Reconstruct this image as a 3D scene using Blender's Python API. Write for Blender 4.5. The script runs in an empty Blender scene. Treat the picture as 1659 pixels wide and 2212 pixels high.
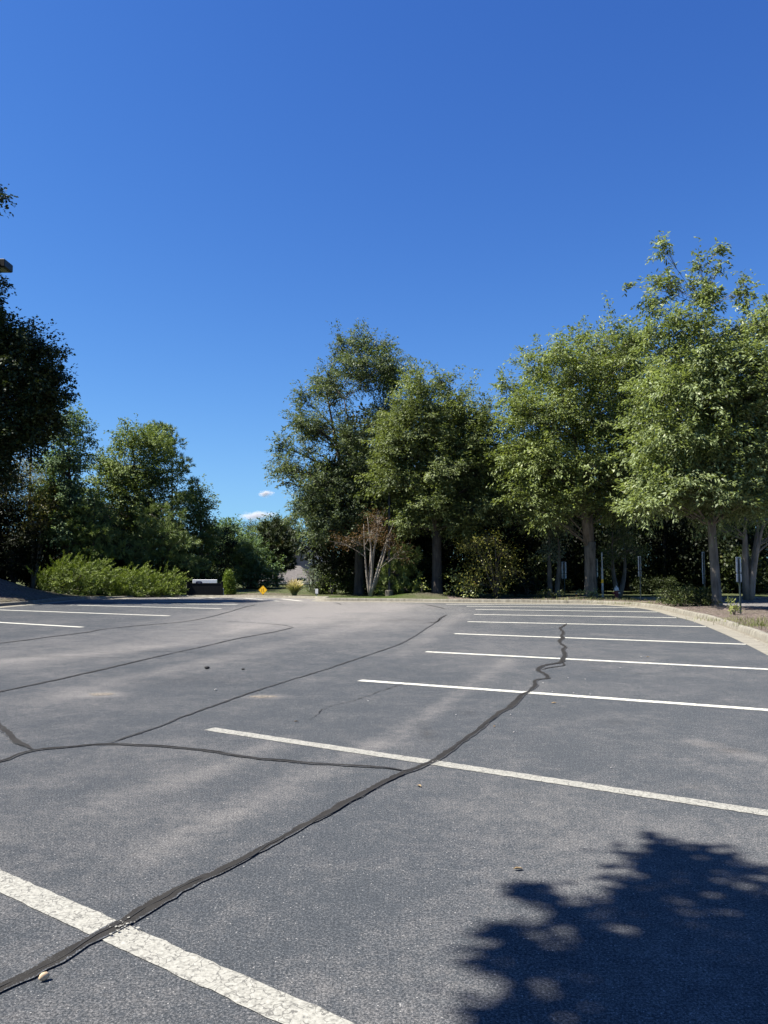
import bpy, math, random
import numpy as np
from mathutils import Vector, Matrix

R = math.radians
rng = np.random.default_rng(7)
random.seed(7)
scene = bpy.context.scene
COL = scene.collection

# ------------------------------------------------------------------ camera, sky, sun, exposure
F = 1662.0            # focal length in the 1659 x 2212 pixels used for measuring
HX, HY, HORIZON = 829.5, 1106.0, 1225.0
EYE = 1.6
PITCH = math.atan((HORIZON - HY) / F)
cam_d = bpy.data.cameras.new('camera')
cam_d.sensor_fit = 'HORIZONTAL'
cam_d.sensor_width = 36.0
cam_d.lens = 36.0 * F / 1659.0
cam_d.clip_start = 0.05
cam_d.clip_end = 9000
cam = bpy.data.objects.new('camera', cam_d)
COL.objects.link(cam)
cam.location = (0, 0, EYE)
cam.rotation_euler = (math.pi / 2 + PITCH, 0, 0)
scene.camera = cam

SUN_AZ, SUN_EL = -97.0, 56.0        # degrees; azimuth clockwise from straight ahead (+Y)
to_sun = Vector((math.sin(R(SUN_AZ)) * math.cos(R(SUN_EL)), math.cos(R(SUN_AZ)) * math.cos(R(SUN_EL)), math.sin(R(SUN_EL))))
world = bpy.data.worlds.new("World")
scene.world = world
world.use_nodes = True
nt = world.node_tree
bg = nt.nodes['Background']
sky = nt.nodes.new('ShaderNodeTexSky')
sky.sky_type = 'NISHITA'
sky.sun_disc = False
sky.sun_elevation = R(SUN_EL)
sky.sun_rotation = R(SUN_AZ)
sky.altitude = 100
sky.air_density = 1.0
sky.dust_density = 0.15
sky.ozone_density = 2.5
hs = nt.nodes.new('ShaderNodeHueSaturation')
hs.inputs['Saturation'].default_value = 1.2
nt.links.new(sky.outputs[0], hs.inputs['Color'])
# deep late-summer blue: a power curve per channel
sep = nt.nodes.new('ShaderNodeSeparateColor'); com = nt.nodes.new('ShaderNodeCombineColor')
nt.links.new(hs.outputs[0], sep.inputs[0])
for i, (a, g, cap) in enumerate(((.83, 1.1, .37), (1.07, 1.15, .86), (1.26, .94, 1.7))):
    pw = nt.nodes.new('ShaderNodeMath'); pw.operation = 'POWER'; pw.inputs[1].default_value = g
    ml = nt.nodes.new('ShaderNodeMath'); ml.operation = 'MULTIPLY'; ml.inputs[1].default_value = a * .14 ** (g - 1)
    nt.links.new(sep.outputs[i], pw.inputs[0]); nt.links.new(pw.outputs[0], ml.inputs[0])
    # soft ceiling so the horizon stays blue: y = x / sqrt(1 + (x/c)^2)
    dv = nt.nodes.new('ShaderNodeMath'); dv.operation = 'DIVIDE'; dv.inputs[1].default_value = cap / .14
    sq = nt.nodes.new('ShaderNodeMath'); sq.operation = 'MULTIPLY_ADD'; sq.inputs[2].default_value = 1.0
    rt = nt.nodes.new('ShaderNodeMath'); rt.operation = 'SQRT'
    qu = nt.nodes.new('ShaderNodeMath'); qu.operation = 'DIVIDE'
    nt.links.new(ml.outputs[0], dv.inputs[0]); nt.links.new(dv.outputs[0], sq.inputs[0]); nt.links.new(dv.outputs[0], sq.inputs[1])
    nt.links.new(sq.outputs[0], rt.inputs[0]); nt.links.new(ml.outputs[0], qu.inputs[0]); nt.links.new(rt.outputs[0], qu.inputs[1])
    nt.links.new(qu.outputs[0], com.inputs[i])
nt.links.new(com.outputs[0], bg.inputs[0])
bg.inputs[1].default_value = 0.05

sun_d = bpy.data.lights.new('sun', 'SUN')
sun_d.energy = 4.9
sun_d.angle = R(0.53)
sun_d.color = (1.0, 0.95, 0.87)
sun = bpy.data.objects.new('sun', sun_d)
COL.objects.link(sun)
sun.rotation_euler = (-to_sun).to_track_quat('-Z', 'Y').to_euler()
scene.view_settings.view_transform = 'Standard'
scene.view_settings.look = 'None'
scene.view_settings.exposure = 1.49
scene.view_settings.gamma = 1.0
scene.cycles.max_bounces = 6
scene.cycles.diffuse_bounces = 3
scene.cycles.transmission_bounces = 3
scene.cycles.transparent_max_bounces = 4

# ------------------------------------------------------------------ measuring helpers
cp, sp = math.cos(PITCH), math.sin(PITCH)
def ray(x, y):
    u, v = (x - HX) / F, -(y - HY) / F
    return np.array([u, cp - v * sp, sp + v * cp])
def gp(x, y, z=0.0):
    d = ray(x, y)
    t = (z - EYE) / d[2]
    return np.array([d[0] * t, d[1] * t, z])
def pt(x, y, Y):
    d = ray(x, y)
    t = Y / d[1]
    return np.array([d[0] * t, Y, EYE + d[2] * t])
def unit(a):
    return a / np.maximum(np.linalg.norm(a, axis=-1, keepdims=True), 1e-9)

# ------------------------------------------------------------------ object helpers
def tag(o, label=None, cat=None, group=None, kind=None):
    if label: o['label'] = label
    if cat: o['category'] = cat
    if group: o['group'] = group
    if kind: o['kind'] = kind
    return o
def thing(name, label, cat, loc, group=None, rotz=0.0):
    o = bpy.data.objects.new(name, None)
    o.empty_display_size = 0.2
    COL.objects.link(o)
    o.location = tuple(loc)
    o.rotation_euler = (0, 0, rotz)
    return tag(o, label, cat, group)
def link(name, me, mat, parent=None):
    o = bpy.data.objects.new(name, me)
    COL.objects.link(o)
    if mat is not None:
        for m in (mat if isinstance(mat, (list, tuple)) else [mat]):
            me.materials.append(m)
    if parent is not None: o.parent = parent
    return o
def np_mesh(name, V, Q, attrs=None, smooth=False):
    """quads or tris from numpy arrays"""
    V = np.asarray(V, dtype=np.float32); Q = np.asarray(Q, dtype=np.int32)
    me = bpy.data.meshes.new(name)
    k = Q.shape[1]
    me.vertices.add(len(V)); me.vertices.foreach_set('co', V.ravel())
    me.loops.add(Q.size); me.loops.foreach_set('vertex_index', Q.ravel())
    me.polygons.add(len(Q))
    me.polygons.foreach_set('loop_start', np.arange(0, Q.size, k, dtype=np.int32))
    me.polygons.foreach_set('loop_total', np.full(len(Q), k, dtype=np.int32))
    if smooth: me.polygons.foreach_set('use_smooth', np.ones(len(Q), dtype=bool))
    for nm, arr in (attrs or {}).items():
        a = me.attributes.new(nm, 'FLOAT', 'POINT')
        a.data.foreach_set('value', np.asarray(arr, dtype=np.float32))
    me.update(calc_edges=True)
    return me
class MB:
    """collects simple shapes, builds one mesh"""
    def __init__(s): s.v = []; s.f = []
    def add(s, vs, fs):
        o = len(s.v); s.v += [tuple(map(float, p)) for p in vs]; s.f += [tuple(i + o for i in f) for f in fs]; return s
    def box(s, c, d, rz=0.0, bev=0.0):
        cx, cy, cz = c; x, y, z = d[0] / 2, d[1] / 2, d[2] / 2
        ca, sa = math.cos(rz), math.sin(rz)
        def P(a, b, h): return (cx + a * ca - b * sa, cy + a * sa + b * ca, cz + h)
        if bev <= 0:
            vs = [P(a, b, h) for h in (-z, z) for a, b in ((-x, -y), (x, -y), (x, y), (-x, y))]
            return s.add(vs, [(3, 2, 1, 0), (4, 5, 6, 7), (0, 1, 5, 4), (1, 2, 6, 5), (2, 3, 7, 6), (3, 0, 4, 7)])
        rings = []
        for h, i in ((-z, bev), (-z + bev, 0), (z - bev, 0), (z, bev)):
            xx, yy = x - i, y - i; b = bev * .7
            rings.append([P(*q, h) for q in ((-xx + b, -yy), (xx - b, -yy), (xx, -yy + b), (xx, yy - b), (xx - b, yy), (-xx + b, yy), (-xx, yy - b), (-xx, -yy + b))])
        vs = [p for r in rings for p in r]; fs = [tuple(range(7, -1, -1)), tuple(range(24, 32))]
        for r in range(3):
            for i in range(8):
                j = (i + 1) % 8; fs.append((r * 8 + i, r * 8 + j, r * 8 + 8 + j, r * 8 + 8 + i))
        return s.add(vs, fs)
    def tube(s, pts, rad, n=6, cap=True):
        pts = [np.asarray(p, float) for p in pts]
        if not hasattr(rad, '__len__'): rad = [rad] * len(pts)
        vs = []; fs = []
        for i, p in enumerate(pts):
            t = pts[min(i + 1, len(pts) - 1)] - pts[max(i - 1, 0)]
            t = t / (np.linalg.norm(t) + 1e-9)
            ref = np.array([0.31, 0.95, 0.05]) if abs(t[2]) > .5 else np.array([0, 0, 1.0])
            a = np.cross(t, ref); a /= np.linalg.norm(a) + 1e-9; b = np.cross(t, a)
            for k in range(n):
                an = 2 * math.pi * k / n
                vs.append(p + rad[i] * (a * math.cos(an) + b * math.sin(an)))
        for i in range(len(pts) - 1):
            for k in range(n):
                l = (k + 1) % n
                fs.append((i * n + k, i * n + l, i * n + n + l, i * n + n + k))
        if cap and n > 2:
            fs.append(tuple(range(n - 1, -1, -1))); fs.append(tuple(range((len(pts) - 1) * n, len(pts) * n)))
        return s.add(vs, fs)
    def lathe(s, c, prof, n=16):
        vs = []; fs = []
        for r, z in prof:
            for k in range(n):
                an = 2 * math.pi * k / n
                vs.append((c[0] + r * math.cos(an), c[1] + r * math.sin(an), c[2] + z))
        for i in range(len(prof) - 1):
            for k in range(n):
                l = (k + 1) % n
                fs.append((i * n + k, i * n + l, i * n + n + l, i * n + n + k))
        fs.append(tuple(range(n - 1, -1, -1))); fs.append(tuple(range((len(prof) - 1) * n, len(prof) * n)))
        return s.add(vs, fs)
    def prism(s, poly, M, depth):
        """2-D outline (x, z) given thickness along y, placed by matrix M"""
        n = len(poly)
        vs = [M @ Vector((x, -depth / 2, z)) for x, z in poly] + [M @ Vector((x, depth / 2, z)) for x, z in poly]
        fs = [tuple(range(n)), tuple(range(2 * n - 1, n - 1, -1))] + [(i, i + n, (i + 1) % n + n, (i + 1) % n) for i in range(n)]
        return s.add(vs, fs)
    def build(s, name, mat, parent=None, off=(0, 0, 0), smooth=False):
        me = bpy.data.meshes.new(name)
        me.from_pydata([(x - off[0], y - off[1], z - off[2]) for x, y, z in s.v], [], s.f)
        if smooth:
            me.polygons.foreach_set('use_smooth', np.ones(len(me.polygons), dtype=bool))
        me.update()
        return link(name, me, mat, parent)

# ------------------------------------------------------------------ materials
def new_mat(name):
    m = bpy.data.materials.new(name); m.use_nodes = True
    t = m.node_tree
    return m, t, t.nodes['Principled BSDF']
def N(t, typ, **kw):
    n = t.nodes.new(typ)
    for k, v in kw.items(): setattr(n, k, v)
    return n
def coords(t): return N(t, 'ShaderNodeTexCoord').outputs['Object']
def noise(t, vec, scale, detail=2.0, rough=.5, dist=0.0):
    n = N(t, 'ShaderNodeTexNoise'); n.inputs['Scale'].default_value = scale; n.inputs['Detail'].default_value = detail
    n.inputs['Roughness'].default_value = rough; n.inputs['Distortion'].default_value = dist
    t.links.new(vec, n.inputs['Vector']); return n.outputs['Fac']
def ramp(t, fac, stops):
    n = N(t, 'ShaderNodeValToRGB'); e = n.color_ramp.elements
    while len(e) < len(stops): e.new(0.5)
    for i, (p, c) in enumerate(stops):
        e[i].position = p; e[i].color = (*c, 1) if len(c) == 3 else c
    t.links.new(fac, n.inputs[0]); return n.outputs[0]
def mix(t, fac, a, b, mode='MIX'):
    n = N(t, 'ShaderNodeMix', data_type='RGBA', blend_type=mode)
    for sock, v in ((n.inputs[0], fac), (n.inputs[6], a), (n.inputs[7], b)):
        if isinstance(v, (int, float)): sock.default_value = v
        elif isinstance(v, (tuple, list)): sock.default_value = (*v, 1)
        else: t.links.new(v, sock)
    return n.outputs[2]
def math_n(t, op, a, b=0.0, clamp=False):
    n = N(t, 'ShaderNodeMath', operation=op, use_clamp=clamp)
    for sock, v in ((n.inputs[0], a), (n.inputs[1], b)):
        if isinstance(v, (int, float)): sock.default_value = v
        else: t.links.new(v, sock)
    return n.outputs[0]
def attr(t, name):
    n = N(t, 'ShaderNodeAttribute'); n.attribute_name = name; return n.outputs['Fac']
def bump(t, bsdf, h, strength, dist=0.01):
    n = N(t, 'ShaderNodeBump'); n.inputs['Strength'].default_value = strength; n.inputs['Distance'].default_value = dist
    t.links.new(h, n.inputs['Height']); t.links.new(n.outputs[0], bsdf.inputs['Normal'])
def plain(name, col, rough=.6, metal=0.0, var=.15, scale=6.0, spec=.5):
    m, t, b = new_mat(name)
    c = coords(t)
    f = noise(t, c, scale, 4)
    lo = tuple(x * (1 - var) for x in col); hi = tuple(min(1, x * (1 + var)) for x in col)
    t.links.new(ramp(t, f, [(.3, lo), (.7, hi)]), b.inputs['Base Color'])
    b.inputs['Roughness'].default_value = rough; b.inputs['Metallic'].default_value = metal
    b.inputs['Specular IOR Level'].default_value = spec
    return m
def leaf_mat(name, dark, light, rough=.45, trans=.3, spec=.4, extra=None):
    m, t, b = new_mat(name)
    tint = attr(t, 'tint')
    stops = [(0.0, dark), (.75, light)]
    if extra: stops = [(0.0, dark), (.72, light), (.93, light), (1.0, extra)]
    c = ramp(t, tint, stops)
    t.links.new(c, b.inputs['Base Color'])
    b.inputs['Roughness'].default_value = rough
    b.inputs['Specular IOR Level'].default_value = spec
    tr = N(t, 'ShaderNodeBsdfTranslucent')
    t.links.new(mix(t, 1.0, c, (1.12, 1.15, .5), 'MULTIPLY'), tr.inputs[0])
    ms = N(t, 'ShaderNodeMixShader'); ms.inputs[0].default_value = trans
    t.links.new(b.outputs[0], ms.inputs[1]); t.links.new(tr.outputs[0], ms.inputs[2])
    t.links.new(ms.outputs[0], t.nodes['Material Output'].inputs[0])
    return m
def bark_mat(name, a, b_, scale=9.0):
    m, t, b = new_mat(name)
    c = coords(t)
    mp = N(t, 'ShaderNodeMapping'); mp.inputs['Scale'].default_value = (1, 1, .18)
    t.links.new(c, mp.inputs[0])
    f = noise(t, mp.outputs[0], scale, 6, .65)
    g = noise(t, c, 1.7, 3)
    f2 = math_n(t, 'ADD', math_n(t, 'MULTIPLY', f, .7), math_n(t, 'MULTIPLY', g, .3))
    t.links.new(ramp(t, f2, [(.35, a), (.62, b_)]), b.inputs['Base Color'])
    b.inputs['Roughness'].default_value = .9
    bump(t, b, f, .8, .03)
    return m

def asphalt_mat():
    m, t, b = new_mat('asphalt')
    c = coords(t)
    w = attr(t, 'wear_and_light'); st = attr(t, 'stain')
    big = noise(t, c, .35, 4, .6)
    mid = noise(t, c, 2.2, 5, .65)
    fine = noise(t, c, 95, 3, .7)
    finer = noise(t, c, 230, 2, .6)
    gr = math_n(t, 'ADD', math_n(t, 'MULTIPLY', noise(t, c, 48, 3, .75), .2), math_n(t, 'ADD', math_n(t, 'MULTIPLY', fine, .4), math_n(t, 'MULTIPLY', finer, .4)))
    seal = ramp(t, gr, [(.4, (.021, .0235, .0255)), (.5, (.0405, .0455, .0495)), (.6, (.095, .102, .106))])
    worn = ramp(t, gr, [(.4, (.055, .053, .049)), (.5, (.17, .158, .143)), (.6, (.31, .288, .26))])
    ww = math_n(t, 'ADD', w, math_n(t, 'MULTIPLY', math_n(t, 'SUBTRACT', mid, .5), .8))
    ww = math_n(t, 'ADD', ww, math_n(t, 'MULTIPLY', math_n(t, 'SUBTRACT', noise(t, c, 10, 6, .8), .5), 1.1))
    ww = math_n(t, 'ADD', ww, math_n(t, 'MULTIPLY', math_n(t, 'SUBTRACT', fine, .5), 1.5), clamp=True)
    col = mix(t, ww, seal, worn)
    # tone drift of the seal coat: cool, slightly violet patches
    col = mix(t, math_n(t, 'MULTIPLY', big, .5), col, mix(t, 1.0, col, (.86, .88, .98), 'MULTIPLY'))
    col = mix(t, math_n(t, 'MULTIPLY', st, .85), col, mix(t, 1.0, col, (.42, .40, .38), 'MULTIPLY'))
    # bright aggregate chips
    for scale_, size_, keep_, c_, k_ in ((48, .15, .82, (.34, .33, .31), .8), (105, .26, .72, (.2, .2, .195), .55), (85, .2, .85, (.012, .012, .013), .6)):
        vo = N(t, 'ShaderNodeTexVoronoi'); vo.inputs['Scale'].default_value = scale_
        t.links.new(c, vo.inputs['Vector'])
        sel = N(t, 'ShaderNodeSeparateColor'); t.links.new(vo.outputs['Color'], sel.inputs[0])
        chip = math_n(t, 'MULTIPLY', math_n(t, 'LESS_THAN', vo.outputs['Distance'], size_), math_n(t, 'GREATER_THAN', sel.outputs[0], keep_))
        col = mix(t, math_n(t, 'MULTIPLY', chip, k_), col, c_)
    # hairline scuffs
    mp = N(t, 'ShaderNodeMapping'); mp.inputs['Scale'].default_value = (3, 9, 1); mp.inputs['Rotation'].default_value = (0, 0, .5)
    t.links.new(c, mp.inputs[0])
    sc = noise(t, mp.outputs[0], 2.5, 8, .75, 1.2)
    scf = ramp(t, sc, [(.495, (0, 0, 0)), (.5, (.35, .35, .35)), (.505, (0, 0, 0))])
    col = mix(t, math_n(t, 'MULTIPLY', scf, mid), col, (.3, .3, .3))
    t.links.new(col, b.inputs['Base Color'])
    b.inputs['Roughness'].default_value = .9
    b.inputs['Diffuse Roughness'].default_value = .4
    b.inputs['Specular IOR Level'].default_value = .1
    bump(t, b, gr, .3, .004)
    return m
def paint_mat(name='line_paint', k=1.0):
    m, t, b = new_mat(name)
    c = coords(t)
    f = noise(t, c, 60, 4, .7); g = noise(t, c, 9, 4, .6)
    vo = N(t, 'ShaderNodeTexVoronoi', feature='DISTANCE_TO_EDGE'); vo.inputs['Scale'].default_value = 19
    ds = N(t, 'ShaderNodeMixRGB'); ds.inputs[0].default_value = .12
    n2 = N(t, 'ShaderNodeTexNoise'); n2.inputs['Scale'].default_value = 14; t.links.new(c, n2.inputs['Vector'])
    t.links.new(c, ds.inputs[1]); t.links.new(n2.outputs['Color'], ds.inputs[2]); t.links.new(ds.outputs[0], vo.inputs['Vector'])
    crack = math_n(t, 'MULTIPLY', math_n(t, 'LESS_THAN', vo.outputs['Distance'], .04), math_n(t, 'GREATER_THAN', g, .45))
    col = ramp(t, f, [(.3, tuple(k * q for q in (.12, .116, .1))), (.46, tuple(k * q for q in (.215, .209, .178))), (.64, tuple(k * q for q in (.3, .292, .252)))])
    col = mix(t, math_n(t, 'MULTIPLY', crack, .7), col, (.06, .057, .05))
    worn = ramp(t, math_n(t, 'ADD', math_n(t, 'MULTIPLY', f, .6), math_n(t, 'MULTIPLY', g, .4)), [(.33, (1, 1, 1)), (.4, (0, 0, 0))])
    col = mix(t, worn, col, (.07, .07, .07))
    t.links.new(col, b.inputs['Base Color']); b.inputs['Roughness'].default_value = .7
    bump(t, b, f, .4, .004)
    return m
def tar_mat():
    m, t, b = new_mat('crack_sealant')
    c = coords(t)
    f = noise(t, c, 7, 5, .7); g = noise(t, c, 140, 3, .6)
    col = ramp(t, f, [(.3, (.011, .010, .009)), (.6, (.019, .0175, .015)), (.8, (.03, .027, .023))])
    col = mix(t, ramp(t, g, [(.62, (0, 0, 0)), (.7, (1, 1, 1))]), col, (.05, .048, .044))
    e = math_n(t, 'ADD', math_n(t, 'MULTIPLY', attr(t, 'edge'), .55), math_n(t, 'MULTIPLY', math_n(t, 'SUBTRACT', math_n(t, 'ADD', math_n(t, 'MULTIPLY', noise(t, c, 26, 4, .7), .6), math_n(t, 'MULTIPLY', g, .6)), .6), 1.6))
    e = math_n(t, 'ADD', e, math_n(t, 'MULTIPLY', math_n(t, 'SUBTRACT', noise(t, c, 1.1, 3, .6), .5), .7))
    col = mix(t, ramp(t, e, [(.27, (0, 0, 0)), (.48, (1, 1, 1))]), col, ramp(t, g, [(.36, (.026, .028, .03)), (.52, (.055, .059, .064)), (.66, (.12, .125, .13))]))
    t.links.new(col, b.inputs['Base Color']); b.inputs['Roughness'].default_value = .8
    b.inputs['Specular IOR Level'].default_value = .2
    bump(t, b, f, .3, .01)
    return m
def concrete_mat(name, a, b_, joints=True):
    m, t, b = new_mat(name)
    c = coords(t)
    f = noise(t, c, 3.0, 6, .7); g = noise(t, c, 60, 3, .6)
    col = ramp(t, math_n(t, 'ADD', math_n(t, 'MULTIPLY', f, .65), math_n(t, 'MULTIPLY', g, .35)), [(.3, a), (.65, b_)])
    if joints:
        al = attr(t, 'along'); ac = attr(t, 'across')
        md = math_n(t, 'FRACT', math_n(t, 'DIVIDE', al, 3.05))
        col = mix(t, math_n(t, 'MULTIPLY', math_n(t, 'LESS_THAN', md, .007), .75), col, (.09, .08, .065))
        # drip streaks and a dirty line where kerb meets gutter
        mp = N(t, 'ShaderNodeCombineXYZ'); t.links.new(al, mp.inputs[0]); t.links.new(math_n(t, 'MULTIPLY', ac, .6), mp.inputs[1])
        s = noise(t, mp.outputs[0], 5.5, 5, .7)
        face = math_n(t, 'MULTIPLY', math_n(t, 'GREATER_THAN', ac, -.02), math_n(t, 'LESS_THAN', ac, .07))
        col = mix(t, math_n(t, 'MULTIPLY', face, ramp(t, s, [(.4, (0, 0, 0)), (.66, (.9, .9, .9))])), col, (.075, .066, .05))
        foot = math_n(t, 'MULTIPLY', math_n(t, 'GREATER_THAN', ac, -.045), math_n(t, 'LESS_THAN', ac, .012))
        col = mix(t, math_n(t, 'MULTIPLY', foot, .45), col, (.1, .085, .06))
        lit = math_n(t, 'MULTIPLY', math_n(t, 'GREATER_THAN', ac, -.2), math_n(t, 'LESS_THAN', ac, .0))
        col = mix(t, math_n(t, 'MULTIPLY', lit, math_n(t, 'GREATER_THAN', noise(t, c, 22, 4, .7), .6)), col, (.06, .045, .03))
    t.links.new(col, b.inputs['Base Color']); b.inputs['Roughness'].default_value = .9
    bump(t, b, g, .3, .006)
    return m
def ground_mat():
    m, t, b = new_mat('verge_ground')
    c = coords(t)
    gz = attr(t, 'grass')
    f = noise(t, c, 13, 6, .8); g = noise(t, c, 1.3, 4, .6); h = noise(t, c, 90, 3, .7)
    mulch = ramp(t, f, [(.36, (.045, .033, .028)), (.5, (.155, .122, .104)), (.63, (.33, .27, .235))])
    grass = ramp(t, h, [(.3, (.025, .042, .01)), (.55, (.06, .085, .02)), (.75, (.12, .135, .042))])
    k = math_n(t, 'ADD', gz, math_n(t, 'MULTIPLY', math_n(t, 'SUBTRACT', g, .5), .9), clamp=True)
    col = mix(t, k, mulch, grass)
    t.links.new(col, b.inputs['Base Color']); b.inputs['Roughness'].default_value = .95
    b.inputs['Specular IOR Level'].default_value = .1
    bump(t, b, math_n(t, 'ADD', f, h), .9, .05)
    return m

M = dict(
    asphalt=asphalt_mat(), paint=paint_mat(), paint_fresh=paint_mat('line_paint_fresh', 2.0), tar=tar_mat(), ground=ground_mat(),
    kerb=concrete_mat('kerb_concrete', (.115, .106, .083), (.225, .209, .166)),
    seam=plain('open_crack', (.008, .008, .008), .9),
    oak=leaf_mat('oak_leaf', (.05, .069, .022), (.255, .31, .135), .5, .36, .32, (.44, .46, .29)),
    oak_b=leaf_mat('oak_leaf_yellower', (.05, .069, .018), (.238, .29, .104), .52, .36, .3, (.4, .42, .22)),
    oak_c=leaf_mat('oak_leaf_deep', (.037, .056, .018), (.19, .228, .088), .54, .36, .27, (.3, .33, .17)),
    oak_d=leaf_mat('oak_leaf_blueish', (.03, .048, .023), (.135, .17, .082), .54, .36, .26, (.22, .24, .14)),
    maple=leaf_mat('maple_leaf', (0.0639, 0.1003, 0.0328), (0.1823, 0.2279, 0.0765), .58, .3, .15),
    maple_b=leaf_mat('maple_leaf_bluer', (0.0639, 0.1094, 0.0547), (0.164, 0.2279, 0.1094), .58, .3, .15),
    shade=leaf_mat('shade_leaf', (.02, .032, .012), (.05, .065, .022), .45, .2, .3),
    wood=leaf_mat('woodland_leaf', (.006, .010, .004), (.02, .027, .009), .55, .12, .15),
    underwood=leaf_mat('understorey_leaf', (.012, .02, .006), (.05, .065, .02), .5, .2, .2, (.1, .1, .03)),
    pine_bright=leaf_mat('sunlit_pine_needle', (.05, .078, .022), (.185, .23, .066), .5, .2, .3),  # sunlit look put into the needle colour of the understorey pine
    myrtle_bright=leaf_mat('sunlit_myrtle_leaf', (.09, .1, .025), (.3, .29, .07), .45, .35, .3, (.3, .17, .06)),  # leaf colour raised as if sun reached the myrtle under the oaks
    pine=leaf_mat('pine_needle', (0.0607, 0.1013, 0.0324), (0.1823, 0.2329, 0.0709), .5, .15, .3),
    cedar=leaf_mat('cedar_scale', (.016, .027, .01), (.05, .065, .02), .55, .1, .3, (.09, .06, .03)),
    juniper=leaf_mat('juniper_spray', (0.0366, 0.0671, 0.0122), (0.2013, 0.2562, 0.0439), .5, .2, .3),
    arbor=leaf_mat('arborvitae_spray', (0.0676, 0.1099, 0.0169), (0.2028, 0.2704, 0.0423), .5, .2, .3),
    myrtle=leaf_mat('myrtle_leaf', (0.0813, 0.0894, 0.0227), (0.2113, 0.2031, 0.0488), .45, .3, .4, (.16, .09, .03)),
    rust=leaf_mat('rust_leaf', (.05, .032, .014), (.15, .088, .042), .55, .3, .2, (.13, .13, .05)),
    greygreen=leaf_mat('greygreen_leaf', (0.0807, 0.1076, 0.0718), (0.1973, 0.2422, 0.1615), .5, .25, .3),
    bush=leaf_mat('bush_leaf', (.02, .035, .01), (.075, .09, .025), .5, .2, .25, (.16, .17, .07)),
    sprout=leaf_mat('sprout_leaf', (0.1188, 0.1485, 0.0371), (0.3267, 0.3564, 0.1188), .4, .3, .5),
    grassb=leaf_mat('grass_blade', (.07, .09, .025), (.2, .21, .08), .6, .25, .2),
    plume=leaf_mat('grass_plume', (.3, .25, .15), (.55, .47, .32), .8, .3, .1),
    bark=bark_mat('oak_bark', (.045, .038, .03), (.19, .165, .132)),
    bark_dark=bark_mat('dark_bark', (.02, .017, .014), (.085, .07, .056)),
    bark_pale=bark_mat('pale_bark', (.1, .083, .065), (.28, .245, .205), 5),
    green_metal=plain('dark_green_metal', (.02, .032, .03), .5, .3),
    black_metal=plain('black_metal', (.012, .012, .013), .5, .3),
    alu=plain('weathered_aluminium', (.36, .38, .39), .5, .5, .35, 9),
    white=plain('white_panel', (.34, .345, .36), .5, 0, .05),
    white_sheet=plain('white_sign_sheet', (.78, .79, .8), .5, 0, .04),
    navy=plain('navy_vinyl', (.02, .02, .07), .5),
    yellow=plain('yellow_sign', (.85, .48, .008), .45, 0, .05),
    blackp=plain('black_print', (.012, .012, .012), .6),
    fence=plain('charcoal_fence', (.011, .012, .0135), .8, 0, .2, 20, .1),
    red=plain('maroon_paint', (.14, .018, .022), .5, 0, .3),
    silver=plain('silver_paint', (.5, .52, .5), .45, .3, .2),
    orange=plain('orange_plastic', (.75, .2, .03), .5),
    stone=plain('pebble', (.5, .36, .22), .8, 0, .4, 60),
    stone_grey=plain('grey_stone', (.3, .29, .27), .8, 0, .4, 60),
    dark_stone=plain('tar_crumb', (.012, .012, .012), .8, 0, .4, 60),
    roof=plain('grey_shingle', (.085, .076, .07), .9, 0, .35, 5),
    wall=plain('pale_wall', (.25, .235, .215), .8, 0, .12),
    glass=plain('dark_glass', (.02, .025, .03), .1),
    galv=plain('galvanised_post', (.3, .31, .31), .5, .5, .3),
    dryleaf=plain('dry_leaf', (.2, .14, .07), .8, 0, .3, 60),
    lens=plain('lamp_lens', (.1, .1, .1), .3),
    aggregate=plain('exposed_aggregate', (.12, .104, .082), .9, 0, .95, 40),
)

# ------------------------------------------------------------------ the lot: kerb line, ground, asphalt
def smooth_path(P, step=.35):
    P = [np.array(p, float) for p in P]; out = []
    for i in range(len(P) - 1):
        p0 = P[max(i - 1, 0)]; p1 = P[i]; p2 = P[i + 1]; p3 = P[min(i + 2, len(P) - 1)]
        n = max(2, int(np.linalg.norm(p2 - p1) / step))
        # tangents limited so tight corners do not overshoot
        L = np.linalg.norm(p2 - p1)
        m1 = (p2 - p0); m1 = m1 / (np.linalg.norm(m1) + 1e-9) * L
        m2 = (p3 - p1); m2 = m2 / (np.linalg.norm(m2) + 1e-9) * L
        for k in range(n):
            s = k / n; s2 = s * s; s3 = s2 * s
            out.append((2 * s3 - 3 * s2 + 1) * p1 + (s3 - 2 * s2 + s) * m1 + (-2 * s3 + 3 * s2) * p2 + (s3 - s2) * m2)
    out.append(P[-1]); return np.array(out)
g2 = lambda x, y: gp(x, y)[:2]
K_pts = [(-3.5, -9.5), (-1.2, -6), (.8, -3), (2.6, .6), (4.2, 4.4), (5.75, 8.6), (7.0, 12.6), g2(1659, 1391), g2(1576, 1358), g2(1525, 1341), g2(1474, 1329),
         (10.35, 28.6), g2(1378, 1311), g2(1294, 1305.5), g2(1200, 1304), g2(1082, 1302.7), g2(966, 1301.7), g2(880, 1300.6), g2(796, 1299.7), g2(715, 1299.2),
         (-2.98, 36.6), (-2.9, 38.2), (-3.4, 39.5), (-5.0, 40.4), g2(564, 1290.6), g2(480, 1289.8), g2(380, 1289.6), g2(300, 1289.8), (-13.2, 40.6), (-13.45, 39.6), (-13.9, 38.6), (-14.7, 38.3), (-15.15, 37.6),
         g2(86, 1304), g2(0, 1311), (-15.9, 25), (-16.6, 17), (-17, 6), (-17, -9.5)]
K = smooth_path(K_pts)
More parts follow.
